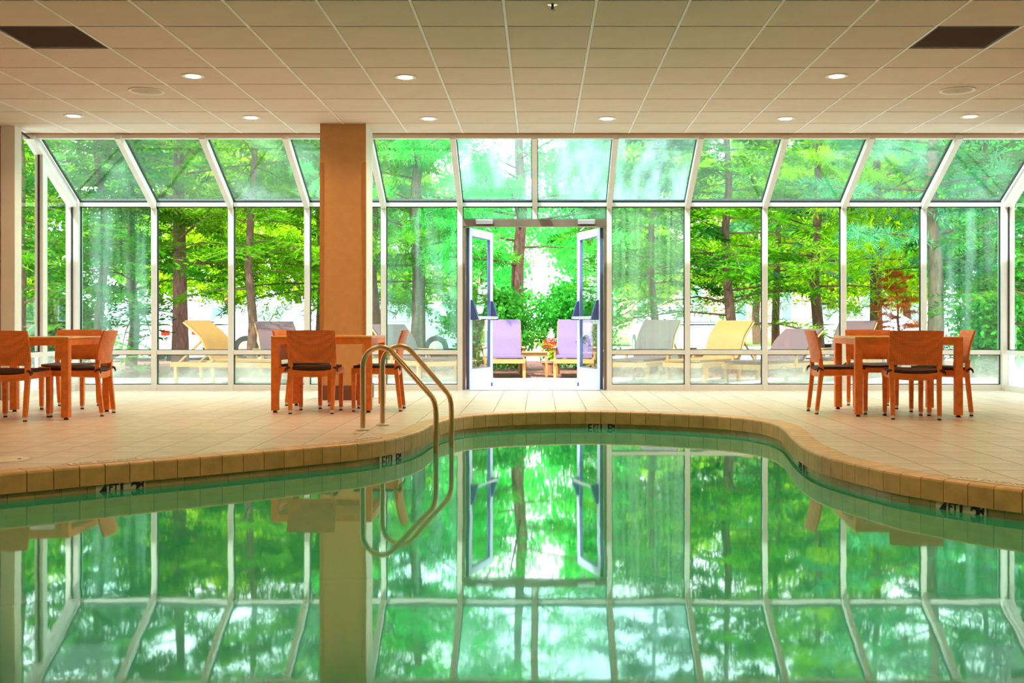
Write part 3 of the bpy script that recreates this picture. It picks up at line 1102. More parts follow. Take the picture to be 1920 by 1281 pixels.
# ------------------------------------------------------------------ dining chairs and tables
def make_chair():
    c = empty('dining_chair')
    hw_ = 0.225
    # legs
    for sx in (-1, 1):
        lf = MB().prism((sx * 0.198, 0.205, 0.035), (sx * 0.200, 0.205, 0.41), 0.034, 0.034, 0.042, 0.042).obj('leg', 'wicker_flat', c)
        MB().lathe([(0.014, 0.012), (0.017, 0.014), (0.018, 0.04)], 12, (sx * 0.198, 0.205, 0)).obj('foot', 'white_plastic', lf)
        MB().lathe([(0.016, 0.0), (0.018, 0.004), (0.015, 0.014)], 12, (sx * 0.198, 0.205, 0)).obj('pad', 'black', lf)
        lr = MB()
        lr.prism((sx * 0.198, -0.245, 0.035), (sx * 0.203, -0.205, 0.40), 0.034, 0.034, 0.040, 0.040)
        lr.prism((sx * 0.203, -0.205, 0.40), (sx * 0.205, -0.215, 0.52), 0.040, 0.040, 0.038, 0.036)
        lr = lr.obj('leg', 'wicker_flat', c)
        MB().lathe([(0.014, 0.012), (0.017, 0.014), (0.018, 0.04)], 12, (sx * 0.198, -0.247, 0)).obj('foot', 'white_plastic', lr)
        MB().lathe([(0.016, 0.0), (0.018, 0.004), (0.015, 0.014)], 12, (sx * 0.198, -0.247, 0)).obj('pad', 'black', lr)
    # seat: dished apron frame
    s_ = MB()
    n = 9
    v = []
    for i in range(n):
        t = -1 + 2 * i / (n - 1)
        dip = 0.018 * (1 - t * t)
        for (y, z) in ((-0.222, 0.365), (-0.222, 0.425), (0.226, 0.425), (0.226, 0.375)):
            v.append((t * hw_, y, z - (dip if y < 0 else dip * 0.6)))
    f = []
    for i in range(n - 1):
        for k in range(4):
            f.append((i * 4 + k, i * 4 + (k + 1) % 4, (i + 1) * 4 + (k + 1) % 4, (i + 1) * 4 + k))
    f += [(0, 1, 2, 3), tuple((n - 1) * 4 + k for k in range(4))]
    s_.add(v, f).obj('seat', 'wicker_flat', c)
    # backrest: curved woven panel
    nu, nv, th = 13, 10, 0.030
    v = []
    for side in (0, 1):
        for j in range(nv):
            tz = j / (nv - 1)
            z = 0.485 + 0.305 * tz
            lean = -0.205 - 0.012 * tz - 0.055 * tz * tz
            for i in range(nu):
                t = -1 + 2 * i / (nu - 1)
                bow = -0.028 * (1 - t * t)
                top = 0.004 * (1 - t * t) * tz
                edge = th * (0.5 if abs(t) < 0.99 and 0 < j < nv - 1 else 0.28)
                v.append((t * (hw_ + 0.004), lean + bow + (edge if side else -edge), z + top))
    f = []
    N = nu * nv
    for j in range(nv - 1):
        for i in range(nu - 1):
            a = j * nu + i
            f.append((a, a + 1, a + nu + 1, a + nu))
            f.append((N + a, N + a + nu, N + a + nu + 1, N + a + 1))
    for i in range(nu - 1):
        f.append((i, N + i, N + i + 1, i + 1))
        a = (nv - 1) * nu + i
        f.append((a, a + 1, N + a + 1, N + a))
    for j in range(nv - 1):
        a = j * nu
        f.append((a, a + nu, N + a + nu, N + a))
        a = j * nu + nu - 1
        f.append((a, N + a, N + a + nu, a + nu))
    MB().add(v, f).obj('backrest', 'wicker', c, 50)
    # cushion: pillow-like
    nu, nv = 13, 13
    v = []
    for side in (0, 1):
        for j in range(nv):
            for i in range(nu):
                a, b = -1 + 2 * i / (nu - 1), -1 + 2 * j / (nv - 1)
                puff = (1 - a ** 4) * (1 - b ** 4)
                r_ = 1 - 0.06 * (a * a * b * b)
                dip = 0.016 * (1 - a * a)
                z = 0.440 - dip * 0.9 + (0.010 + 0.018 * puff if side else -0.010 - 0.002 * puff)
                v.append((a * 0.218 * r_, 0.0 + b * 0.225 * r_ - 0.005, z))
    f = []
    N = nu * nv
    for j in range(nv - 1):
        for i in range(nu - 1):
            a = j * nu + i
            f.append((a, a + 1, a + nu + 1, a + nu))
            f.append((N + a, N + a + nu, N + a + nu + 1, N + a + 1))
    for i in range(nu - 1):
        f.append((i, N + i, N + i + 1, i + 1))
        a = (nv - 1) * nu + i
        f.append((a, a + 1, N + a + 1, N + a))
    for j in range(nv - 1):
        a = j * nu
        f.append((a, a + nu, N + a + nu, N + a))
        a = j * nu + nu - 1
        f.append((a, N + a, N + a + nu, a + nu))
    cu = MB().add(v, f).obj('cushion', 'cushion', c, 60)
    # ties at the rear corners
    for sx in (-1, 1):
        m = MB()
        m.tube([(sx * 0.19, -0.21, 0.435), (sx * 0.225, -0.235, 0.440), (sx * 0.245, -0.245, 0.425), (sx * 0.25, -0.25, 0.40)], [0.006, 0.012, 0.010, 0.005], 8)
        m.tube([(sx * 0.22, -0.235, 0.438), (sx * 0.235, -0.21, 0.428), (sx * 0.24, -0.19, 0.41)], [0.008, 0.011, 0.004], 8)
        m.obj('tie', 'cushion', cu, 60)
    return c


proto = make_chair()
CH = [
    # x, y, rotation (0 = faces away from the camera), label
    (-4.68, 9.60, 0, 'orange wicker chair cut by the left frame edge, back to camera'),
    (-4.78, 10.93, PI + 0.05, 'orange wicker chair behind the left table, facing the pool'),
    (-4.30, 10.06, PI / 2 + 0.12, 'orange wicker chair on the right side of the left table'),
    (-2.16, 10.40, 0, 'orange wicker chair in front of the middle table, back to camera'),
    (-2.40, 10.99, -PI / 2 - 0.04, 'orange wicker chair on the left side of the middle table, mostly hidden'),
    (-1.61, 10.64, PI / 2 + 0.04, 'orange wicker chair right of the middle table, behind the pool rails'),
    (3.38, 9.78, math.radians(-9), 'orange wicker chair in front of the right table, back to camera'),
    (2.87, 10.32, -PI / 2 - 0.05, 'orange wicker chair on the left side of the right table'),
    (3.40, 10.98, PI - 0.12, 'orange wicker chair behind the right table, facing the pool'),
    (3.77, 10.16, PI / 2 - 0.12, 'orange wicker chair on the right side of the right table'),
]
for i, (x, y, rz, lb) in enumerate(CH):
    o = proto if i == 0 else dup(proto)
    o.location = (x, y, 0)
    o.rotation_euler = (0, 0, rz)
    tag(o, lb, 'chair', 'orange wicker dining chairs')


def make_table():
    t = empty('dining_table')
    h_, r = 0.735, 0.485
    MB().cbox(-r, r, -r, r, h_ - 0.022, h_, 0.006).obj('tabletop', 'table_top', t)
    for (a, b, c, d) in ((-r + 0.004, r - 0.004, -r + 0.004, -r + 0.05), (-r + 0.004, r - 0.004, r - 0.05, r - 0.004), (-r + 0.004, -r + 0.05, -r + 0.05, r - 0.05), (r - 0.05, r - 0.004, -r + 0.05, r - 0.05)):
        MB().cbox(a, b, c, d, h_ - 0.075, h_ - 0.021, 0.004).obj('apron', 'wicker_flat', t)
    for sx in (-1, 1):
        for sy in (-1, 1):
            cx, cy = sx * (r - 0.036), sy * (r - 0.036)
            l = MB().cbox(cx - 0.034, cx + 0.034, cy - 0.034, cy + 0.034, 0.018, h_ - 0.021, 0.006).obj('leg', 'wicker_flat', t)
            MB().lathe([(0.020, 0), (0.022, 0.004), (0.012, 0.02)], 14, (cx, cy, 0)).obj('foot', 'black', l)
    return t


tab = make_table()
for i, (x, y, rz, lb) in enumerate(((-4.66, 10.0, 0.0, 'square orange wicker table at the left edge of the deck'),
                                    (-2.10, 10.80, 0.0, 'square orange wicker table in front of the tan column'),
                                    (3.41, 10.30, math.radians(-4), 'square orange wicker table at the right with four chairs'))):
    o = tab if i == 0 else dup(tab)
    o.location = (x, y, 0)
    o.rotation_euler = (0, 0, rz)
    tag(o, lb, 'table', 'square wicker tables')

# ------------------------------------------------------------------ pool ladder
lad = tag(empty('pool_ladder', (-1.1, 8.75, 0)), 'steel pool ladder with two curved handrails at the pool edge', 'pool ladder')


def rail_path(b, wpt):
    b, wv = Vector((b[0], b[1], 0)), Vector((wpt[0], wpt[1], 0))
    d = (wv - b)
    span = d.length
    d.normalize()
    prof = []
    ztop, R = 0.665, 0.155
    # up, over in an arc, down the slope, then straight into the water
    prof += [(0, 0), (0, 0.2), (0, ztop - R)]
    for k in range(1, 13):
        a = PI - k / 12 * math.radians(128)
        prof.append((R + R * math.cos(a), ztop - R + R * math.sin(a)))
    x1, z1 = prof[-1]
    x2, z2 = span - 0.03, 0.275
    for k in range(1, 5):
        prof.append((x1 + (x2 - x1) * k / 5, z1 + (z2 - z1) * k / 5))
    prof += [(x2, z2), (span - 0.012, 0.235), (span - 0.003, 0.19), (span, 0.14), (span, -0.2), (span, -0.75)]
    return [b + d * p[0] + Vector((0, 0, p[1])) - lad.location for p in prof]


RB = [((-1.416, 8.60), (-0.813, 8.42)), ((-1.32, 9.02), (-0.728, 8.865))]
for b, wv in RB:
    r_ = MB().tube(rail_path(b, wv), 0.0215, 16).obj('handrail', 'steel', lad, 60)
    MB().lathe([(0.055, 0.002), (0.055, 0.010), (0.04, 0.018), (0.026, 0.022)], 24, (b[0] - lad.location.x, b[1] - lad.location.y, 0)).obj('base_plate', 'lid', r_, 40)
for z in (-0.24, -0.46, -0.68):
    a = Vector((RB[0][1][0], RB[0][1][1], z)) - lad.location
    b = Vector((RB[1][1][0], RB[1][1][1], z)) - lad.location
    a.x += 0.0
    MB().beam(a, b, 0.085, 0.02).obj('tread', 'steel', lad)

# ------------------------------------------------------------------ depth markers, inlays, skimmer lid
def edge_index(x, y):
    return int(np.argmin((PC[:, 0] - x) ** 2 + (PC[:, 1] - y) ** 2))


def depth_marker(px, py, body, label, wd=0.30):
    x, y = floor_pt(px, py, -0.14)
    i = edge_index(x, y)
    p, n = PC[i] + PN[i] * 0.020, PN[i]
    o = empty('depth_marker', (p[0], p[1], -0.165))
    # local frame: x along the edge seen from the water, -y towards the water
    o.rotation_euler = (0, 0, math.atan2(-n[0], n[1]))
    tag(o, label, 'depth marker', 'pool depth markers')
    MB().cbox(-wd / 2, wd / 2, -0.009, 0.004, -0.05, 0.05, 0.003).obj('plate', 'marker_tile', o)
    big, small = body
    a, bb = big
    sa, sb = small
    for txt, xx, zz, sz in ((a, -0.105, 0, 0.115), (sa, -0.045, 0.024, 0.055), (bb, 0.045, 0, 0.115), (sb, 0.12, 0.024, 0.05)):
        t = mobj('lettering', text_mesh(txt, sz, 'letter'), o)
        t.location = (xx, -0.0105, zz)
        t.rotation_euler = (PI / 2, 0, 0)


depth_marker(228, 913, (('4', '1.2'), ('FT', 'M')), 'black 4 FT 1.2 M depth marker on the left pool wall')
depth_marker(748, 858, (('5', '1.5'), ('FT', 'M')), 'black 5 FT 1.5 M depth marker just left of the ladder')
depth_marker(1121, 803, (('5', '1.5'), ('FT', 'M')), 'black 5 FT 1.5 M depth marker at the far end of the pool')
depth_marker(1500, 872, (('5', '1.5'), ('FT', 'M')), 'black 5 FT 1.5 M depth marker on the right bend, seen edge on')
depth_marker(1797, 954, (('4', '1.2'), ('FT', 'M')), 'black 4 FT 1.2 M depth marker on the right pool wall')


def deck_inlay(px, py, label, wd=0.44):
    x, y = floor_pt(px, py)
    i = edge_index(x, y)
    p, n = PC[i] + PN[i] * 0.135, PN[i]
    o = empty('deck_inlay', (p[0], p[1], 0.003))
    o.rotation_euler = (0, 0, math.atan2(-n[0], n[1]))
    tag(o, label, 'deck marking', 'pale deck inlays by the pool')
    MB().cbox(-wd / 2, wd / 2, -0.05, 0.05, 0.0, 0.004, 0.001).obj('plate', 'inlay', o)
    t = mobj('lettering', text_mesh('NO DIVING', 0.075, 'faded', 0.0004), o)
    t.location = (0, 0, 0.0046)


deck_inlay(205, 868, 'pale lettered deck inlay above the left depth marker')
deck_inlay(690, 828, 'pale lettered deck inlay at the foot of the ladder rails')
deck_inlay(1830, 908, 'pale lettered deck inlay above the right depth marker')
x, y = floor_pt(6, 863)
lid = tag(empty('skimmer_lid', (x, y, 0)), 'round white skimmer lid in the deck at the left edge', 'lid')
MB().lathe([(0.15, 0.0), (0.15, 0.004), (0.146, 0.007), (0.0, 0.007)], 36).obj('disc', 'lid', lid, 40)
MB().lathe([(0.012, 0.0065), (0.012, 0.009), (0.0, 0.009)], 12, (0.10, 0.0, 0)).obj('finger_hole', 'vent', lid)

# ------------------------------------------------------------------ outdoors: ground
GZ = -0.03
patio = struct(empty('patio'), 'pale concrete patio outside the glass')
slab_w = 1.9
pm = MB().cbox(-slab_w / 2 + 0.006, slab_w / 2 - 0.006, -slab_w / 2 + 0.006, slab_w / 2 - 0.006, -0.10, 0, 0.006).mesh('slab', 'patio')
for i in range(-8, 9):
    for j in range(2):
        o = mobj('slab', pm, patio)
        o.location = (-0.05 + (i + 0.0) * slab_w + slab_w / 2, YW + 0.07 + slab_w * (j + 0.5), GZ)
PATIO_END = YW + 0.07 + 2 * slab_w
bed = MB()
rs = np.random.RandomState(5)
gx, gy = np.meshgrid(np.linspace(-22, 22, 90), np.linspace(PATIO_END, 26, 34))
gz = GZ - 0.03 + 0.05 * rs.rand(*gx.shape)
gz[0, :] = GZ - 0.02
V = np.stack([gx, gy, gz], -1).reshape(-1, 3)
F = [(r * 90 + c, r * 90 + c + 1, (r + 1) * 90 + c + 1, (r + 1) * 90 + c) for r in range(33) for c in range(89)]
bed.add(V.tolist(), F)
tag(bed.obj('mulch_bed', 'mulch'), 'reddish bark mulch bed under the trees', 'mulch', kind='stuff')
struct(MB().box(-60, 60, 25.5, 46, GZ - 0.2, GZ - 0.04).obj('parking_lot', 'lot'), 'pale sunlit parking lot behind the trees')
struct(MB().box(-90, 90, 46, 120, GZ - 0.2, GZ + 0.02).obj('lawn', 'grass'), 'sunny lawn beyond the parking lot')
struct(MB().box(-60, -22, YB, 25.5, GZ - 0.2, GZ - 0.04).obj('lawn_side', 'grass'), 'grass at the side of the building')
struct(MB().box(22, 60, YB, 25.5, GZ - 0.2, GZ - 0.04).obj('lawn_side', 'grass'), 'grass at the other side of the building')
struct(MB().box(-22, -16.2, YB, PATIO_END, GZ - 0.2, GZ - 0.05).obj('lawn_strip', 'grass'), 'grass strip beside the patio')
struct(MB().box(16.2, 22, YB, PATIO_END, GZ - 0.2, GZ - 0.05).obj('lawn_strip', 'grass'), 'grass strip beside the patio')

# ------------------------------------------------------------------ loungers
def make_lounger(mat, label, loc, rz, back=52.0, arms=True, thick=0.03):
    """foot end towards local -y, head at +y"""
    t = tag(empty('sun_lounger', loc, rz), label, 'lounger', 'sun loungers on the patio')
    w_ = 0.31
    hz = 0.32
    # side rails
    for sx in (-1, 1):
        MB().cbox(sx * w_ - 0.02, sx * w_ + 0.02, -1.15, 0.75, hz - 0.07, hz, 0.006).obj('side_rail', 'teak', t)
        for y in (-1.05, 0.02, 0.66):
            MB().prism((sx * w_, y, 0), (sx * w_, y, hz - 0.06), 0.045, 0.045, 0.05, 0.05).obj('leg', 'teak', t)
        if arms:
            MB().cbox(sx * (w_ + 0.03) - 0.03, sx * (w_ + 0.03) + 0.03, -0.28, 0.42, 0.47, 0.495, 0.006).obj('armrest', 'teak', t)
            MB().prism((sx * (w_ + 0.03), -0.22, hz - 0.05), (sx * (w_ + 0.03), -0.22, 0.475), 0.035, 0.035).obj('arm_post', 'teak', t)
    for y in (-1.13, 0.73):
        MB().cbox(-w_, w_, y - 0.02, y + 0.02, hz - 0.075, hz - 0.005, 0.005).obj('end_rail', 'teak', t)
    # sling profile (y, z)
    a = math.radians(back)
    prof = [(-1.14, hz + 0.015), (-0.6, hz + 0.012), (-0.1, hz + 0.012), (0.02, hz + 0.02)]
    bl = 0.78
    y, z = 0.02, hz + 0.02
    for k in range(1, 9):
        ang = a * (0.75 + 0.45 * math.sin(PI * min(1, k / 6)) * 0.5 + (0.1 if k < 5 else -0.12))
        y += bl / 8 * math.cos(ang)
        z += bl / 8 * math.sin(ang)
        prof.append((y, z))

    def sheet(pr, wd):
        v, f = [], []
        n = len(pr)
        for s in (0, 1):
            for i, (yy, zz) in enumerate(pr):
                q0, q1 = pr[max(0, i - 1)], pr[min(n - 1, i + 1)]
                tx, tz = q1[0] - q0[0], q1[1] - q0[1]
                l_ = math.hypot(tx, tz)
                nx_, nz_ = -tz / l_, tx / l_
                for x in (-wd, wd):
                    v.append((x, yy + nx_ * thick * s, zz + nz_ * thick * s))
        N = 2 * n
        for i in range(n - 1):
            f.append((2 * i, 2 * i + 1, 2 * i + 3, 2 * i + 2))
            f.append((N + 2 * i, N + 2 * i + 2, N + 2 * i + 3, N + 2 * i + 1))
            f.append((2 * i, 2 * i + 2, N + 2 * i + 2, N + 2 * i))
            f.append((2 * i + 1, N + 2 * i + 1, N + 2 * i + 3, 2 * i + 3))
        f.append((0, N, N + 1, 1))
        f.append((2 * n - 2, 2 * n - 1, N + 2 * n - 1, N + 2 * n - 2))
        return MB().add(v, f)
    sheet(prof[:4], w_ - 0.015).obj('seat_sling', mat, t, 40)
    sheet(prof[3:], w_ - 0.005).obj('back_sling', mat, t, 40)
    bf = MB()
    for sx in (-1, 1):
        pts = [(sx * (w_ - 0.005), p[0] + 0.012, p[1] - 0.012) for p in prof[3:]]
        bf.tube(pts, 0.016, 8)
    bf.obj('back_frame', 'teak', t, 50)
    st = MB()
    for sx in (-1, 1):
        st.beam((sx * 0.26, prof[7][0] + 0.01, prof[7][1] - 0.02), (sx * 0.26, 0.66, hz - 0.02), 0.025, 0.025)
    st.obj('back_strut', 'teak', t)
    return t


def patio_pt(px, Y):
    return ((px - VX) * Y / F_PX, Y, GZ)


LG = [
    ('sling_lilac', patio_pt(944, 18.55), 0.06, 'lilac sun lounger facing the door, left of the small table', 62, True),
    ('sling_lilac', patio_pt(1078, 18.55), -0.05, 'lilac sun lounger facing the door, right of the small table', 62, True),
    ('sling_tan', patio_pt(425, 16.0), math.radians(72), 'tan wicker lounger turned right, left of the tan column', 58, False),
    ('sling_mauve', patio_pt(528, 16.9), math.radians(26), 'brown mauve lounger directly left of the tan column', 56, True),
    ('sling_mauve', patio_pt(758, 17.2), math.radians(35), 'brown lounger between the column and the doors', 50, True),
    ('sling_mauve', patio_pt(1222, 16.9), math.radians(-26), 'brown lounger behind the foggy window right of the doors', 60, True),
    ('sling_tan', patio_pt(1350, 16.6), math.radians(-38), 'tan wicker lounger in the second bay right of the doors', 58, True),
    ('sling_mauve', patio_pt(1468, 15.9), math.radians(-42), 'mauve lounger in the third bay with a lowered backrest', 42, True),
    ('sling_mauve', patio_pt(1590, 17.4), math.radians(-34), 'mauve lounger behind the right dining set', 58, True),
]
for (mt, loc, rz, lb, bk, ar) in LG:
    make_lounger(mt, lb, loc, rz, bk, ar)


def side_table(px, Y, label):
    t = tag(empty('side_table', patio_pt(px, Y)), label, 'side table', 'small teak side tables')
    for k in range(5):
        y = -0.2 + k * 0.1
        MB().cbox(-0.22, 0.22, y - 0.045, y + 0.045, 0.40, 0.42, 0.004).obj('slat', 'teak', t)
    for sx in (-1, 1):
        for sy in (-1, 1):
            MB().prism((sx * 0.195, sy * 0.195, 0), (sx * 0.195, sy * 0.195, 0.40), 0.04, 0.04).obj('leg', 'teak', t)
        MB().box(-0.2, 0.2, sx * 0.2 - 0.012, sx * 0.2 + 0.012, 0.34, 0.40).obj('apron', 'teak', t)


side_table(1003, 18.25, 'small teak side table between the two lilac loungers')
side_table(835, 17.0, 'small teak side table just left of the doors')
side_table(1300, 17.5, 'small teak side table between the brown and tan loungers')

# flowering pot between the loungers
pt = tag(empty('flower_pot', patio_pt(1030, 19.0)), 'pot of red and white flowers between the lilac loungers', 'flower pot')
MB().lathe([(0.09, 0), (0.13, 0.2), (0.145, 0.2), (0.145, 0.23), (0.12, 0.23)], 20).obj('pot', 'terracotta', pt, 40)
rs = random.Random(4)


def blossoms(n, c, r, mat, nm):
    m = MB()
    for _ in range(n):
        p = Vector((rs.gauss(0, r), rs.gauss(0, r), rs.gauss(0, r))) + Vector(c)
        for k in range(5):
            a = 2 * PI * k / 5
            d = Vector((math.cos(a), -0.4, math.sin(a))) * 0.03
            e = Vector((math.cos(a + 0.6), -0.4, math.sin(a + 0.6))) * 0.03
            m.add([p, p + d, p + (d + e) * 0.9, p + e], [(0, 1, 2, 3)])
    tag(m.obj(nm, mat, pt), kind='stuff')


blossoms(34, (0, 0, 0.52), 0.055, 'flower_red', 'red_blossoms')
blossoms(16, (0.02, 0, 0.66), 0.035, 'flower_white', 'white_blossoms')
m = MB()
for _ in range(120):
    p = Vector((rs.gauss(0, 0.08), rs.gauss(0, 0.08), 0.24 + rs.random() * 0.3))
    d = Vector((rs.gauss(0, 1), rs.gauss(0, 1), rs.gauss(0.4, 0.6))).normalized() * 0.07
    s_ = d.orthogonal().normalized() * 0.022
    m.add([p, p + d * 0.5 + s_, p + d, p + d * 0.5 - s_], [(0, 1, 2, 3)])
tag(m.obj('leaves', 'f_bright', pt), kind='stuff')

# ------------------------------------------------------------------ trees
def leaf_quads(P, A, W):
    """diamond leaves: base P, axis A, half width W"""
    n = len(P)
    V = np.empty((n, 4, 3))
    V[:, 0] = P
    V[:, 1] = P + A * 0.45 + W
    V[:, 2] = P + A
    V[:, 3] = P + A * 0.45 - W
    return V.reshape(-1, 3)


def quads_mesh(name, V, mat):
    n = len(V) // 4
    me = bpy.data.meshes.new(name)
    me.vertices.add(len(V))
    me.vertices.foreach_set('co', V.astype(np.float32).ravel())
    me.loops.add(n * 4)
    me.loops.foreach_set('vertex_index', np.arange(n * 4, dtype=np.int32))
    me.polygons.add(n)
    me.polygons.foreach_set('loop_start', np.arange(0, n * 4, 4, dtype=np.int32))
    me.polygons.foreach_set('loop_total', np.full(n, 4, dtype=np.int32))
    me.update(calc_edges=True)
    me.materials.append(M[mat])
    return me


def unit(a):
    return a / np.maximum(np.linalg.norm(a, axis=-1, keepdims=True), 1e-6)


def make_tree(seed, H, R, zb, nbr, style, trunk_r, lean=0.0, leaf=0.09, shape=0.8, droop=0.25, nt=9, nl=8):
    """returns (wood MB, foliage vertices)"""
    rg = np.random.RandomState(seed)
    wood = MB()
    npts = 9
    wob = rg.randn(npts, 2) * 0.04
    wob[0] = 0
    tp = [(lean * (k / (npts - 1)) * H + wob[k, 0], wob[k, 1], H * k / (npts - 1)) for k in range(npts)]
    tr_ = [trunk_r * (1.15 if k == 0 else 1) * (1 - 0.85 * (k / (npts - 1)) ** 1.1) for k in range(npts)]
    tp = [(0, 0, -0.1)] + tp
    tr_ = [trunk_r * 1.45] + tr_
    wood.tube(tp, tr_, 10)
    tpa = np.array(tp[1:])
    leaves = []
    for b in range(nbr):
        t = (b + rg.rand()) / nbr
        t = t ** 0.9
        z = zb + (H - zb) * t * 0.98
        base = np.array([np.interp(z, tpa[:, 2], tpa[:, 0]), np.interp(z, tpa[:, 2], tpa[:, 1]), z])
        az = b * 2.39996 + rg.randn() * 0.35
        Lb = R * ((1 - t) ** shape * 0.9 + 0.12) * rg.uniform(0.6, 1.12)
        if style == 'broad':
            Lb = R * (math.sin(PI * min(1, 0.15 + 0.85 * t)) ** 0.6 * 0.9 + 0.1) * rg.uniform(0.5, 1.1)
        el = {'hem': 0.18, 'pine': 0.22, 'broad': 0.5}[style] + rg.randn() * 0.12
        d = np.array([math.cos(az) * math.cos(el), math.sin(az) * math.cos(el), math.sin(el)])
        side = np.array([-math.sin(az), math.cos(az), 0])
        s = np.linspace(0, 1, 7)[:, None]
        path = base + d * Lb * s + np.array([0, 0, -droop * Lb]) * s ** 2
        br = max(0.006, trunk_r * 0.22 * (1 - t * 0.7) * min(1, Lb / R + 0.2))
        wood.tube([tuple(p) for p in path[::2]], [br * (1 - 0.75 * k / 3) for k in range(4)], 5, cap=False)
        # twigs
        st = np.linspace(0.16, 1.0, nt) + rg.randn(nt) * 0.02
        st = np.clip(st, 0.1, 1.0)[:, None]
        tb = base + d * Lb * st + np.array([0, 0, -droop * Lb]) * st ** 2
        for sg in (-1, 1):
            ang = (0.85 + rg.randn(nt, 1) * 0.2) * sg
            tl = (0.42 * Lb * (1.12 - st) + 0.14) * (0.7 + 0.5 * rg.rand(nt, 1))
            td = d * np.cos(ang) + side * np.sin(ang)
            td[:, 2] += -0.12 + rg.randn(nt) * (0.14 if style == 'hem' else 0.3)
            td = unit(td)
            u = np.linspace(0.08, 1.0, nl)[None, :, None]
            P = tb[:, None, :] + td[:, None, :] * tl[:, None, :] * u
            P[..., 2] -= (0.18 * tl[:, None, :] * u ** 2)[..., 0]
            nrm = unit(np.cross(td, d) + rg.randn(nt, 3) * 0.25)
            bi = unit(np.cross(nrm, td))
            if style == 'hem':
                for sg2 in (-1, 1):
                    a = 0.8 * sg2 + rg.randn(nt, nl, 1) * 0.2
                    A = td[:, None, :] * np.cos(a) + bi[:, None, :] * np.sin(a) + rg.randn(nt, nl, 3) * 0.12
                    A = unit(A) * leaf * (0.7 + 0.6 * rg.rand(nt, nl, 1))
                    W = unit(np.cross(nrm[:, None, :] + rg.randn(nt, nl, 3) * 0.35, A)) * leaf * 0.16
                    leaves.append(leaf_quads(P.reshape(-1, 3), A.reshape(-1, 3), W.reshape(-1, 3)))
            elif style == 'pine':
                for q in range(5):
                    A = unit(td[:, None, :] * 0.7 + rg.randn(nt, nl, 3) * 0.75) * leaf * 1.5 * (0.7 + 0.5 * rg.rand(nt, nl, 1))
                    W = unit(np.cross(rg.randn(nt, nl, 3), A)) * leaf * 0.075
                    leaves.append(leaf_quads(P.reshape(-1, 3), A.reshape(-1, 3), W.reshape(-1, 3)))
            else:
                for q in range(3):
                    A = unit(rg.randn(nt, nl, 3) + np.array([0, 0, -0.3])) * leaf * (0.7 + 0.6 * rg.rand(nt, nl, 1))
                    W = unit(np.cross(rg.randn(nt, nl, 3), A)) * leaf * 0.36
                    PP = P + rg.randn(nt, nl, 3) * leaf * 0.9
                    leaves.append(leaf_quads(PP.reshape(-1, 3), A.reshape(-1, 3), W.reshape(-1, 3)))
    return wood, np.vstack(leaves)


PROTO = {}


def tree_proto(key, **kw):
    wood, V = make_tree(**kw)
    PROTO[key] = (wood.mesh('trunk', 'bark', 60), V)


tree_proto('hem_a', seed=11, H=6.8, R=2.5, zb=0.9, nbr=62, style='hem', trunk_r=0.10, leaf=0.115, droop=0.35, nt=10, nl=9)
tree_proto('hem_b', seed=23, H=7.6, R=2.2, zb=1.5, nbr=56, style='hem', trunk_r=0.085, leaf=0.115, droop=0.3, nt=10, nl=9)
tree_proto('pine_a', seed=31, H=8.0, R=2.9, zb=1.9, nbr=36, style='pine', trunk_r=0.145, leaf=0.12, droop=0.08, nt=9, nl=8, shape=0.5)
tree_proto('pine_b', seed=47, H=7.2, R=2.6, zb=1.25, nbr=40, style='pine', trunk_r=0.12, leaf=0.12, droop=0.15, nt=9, nl=8, shape=0.6)
tree_proto('broad_a', seed=53, H=9.0, R=3.6, zb=1.6, nbr=48, style='broad', trunk_r=0.17, leaf=0.20, droop=0.15, nt=9, nl=7)
tree_proto('broad_b', seed=61, H=6.5, R=2.2, zb=1.3, nbr=34, style='broad', trunk_r=0.09, leaf=0.14, droop=0.15, nt=9, nl=7)
tree_proto('shrub', seed=71, H=1.3, R=0.95, zb=0.08, nbr=46, style='broad', trunk_r=0.025, leaf=0.075, droop=0.1, nt=7, nl=6)
FOL = {}


def foliage_mesh(key, mat):
    if (key, mat) not in FOL:
        FOL[(key, mat)] = quads_mesh('foliage', PROTO[key][1], mat)
    return FOL[(key, mat)]


BARK2 = {}


def plant(key, mat, px, Y, rz, scale, label, name='tree', cat='tree', group='trees outside the glass', bark=None, tilt=0.0):
    x = (px - VX) * Y / F_PX
    t = tag(empty(name, (x, Y, GZ - 0.02), rz), label, cat, group)
    t.scale = (scale, scale, scale)
    t.rotation_euler = (0, tilt, rz)
    me = PROTO[key][0]
    if bark:
        if (key, bark) not in BARK2:
            m2 = me.copy()
            m2.materials.clear()
            m2.materials.append(M[bark])
            BARK2[(key, bark)] = m2
        me = BARK2[(key, bark)]
    mobj('trunk', me, t)
    fo = mobj('foliage', foliage_mesh(key, mat), t)
    tag(fo, kind='stuff')
    return t


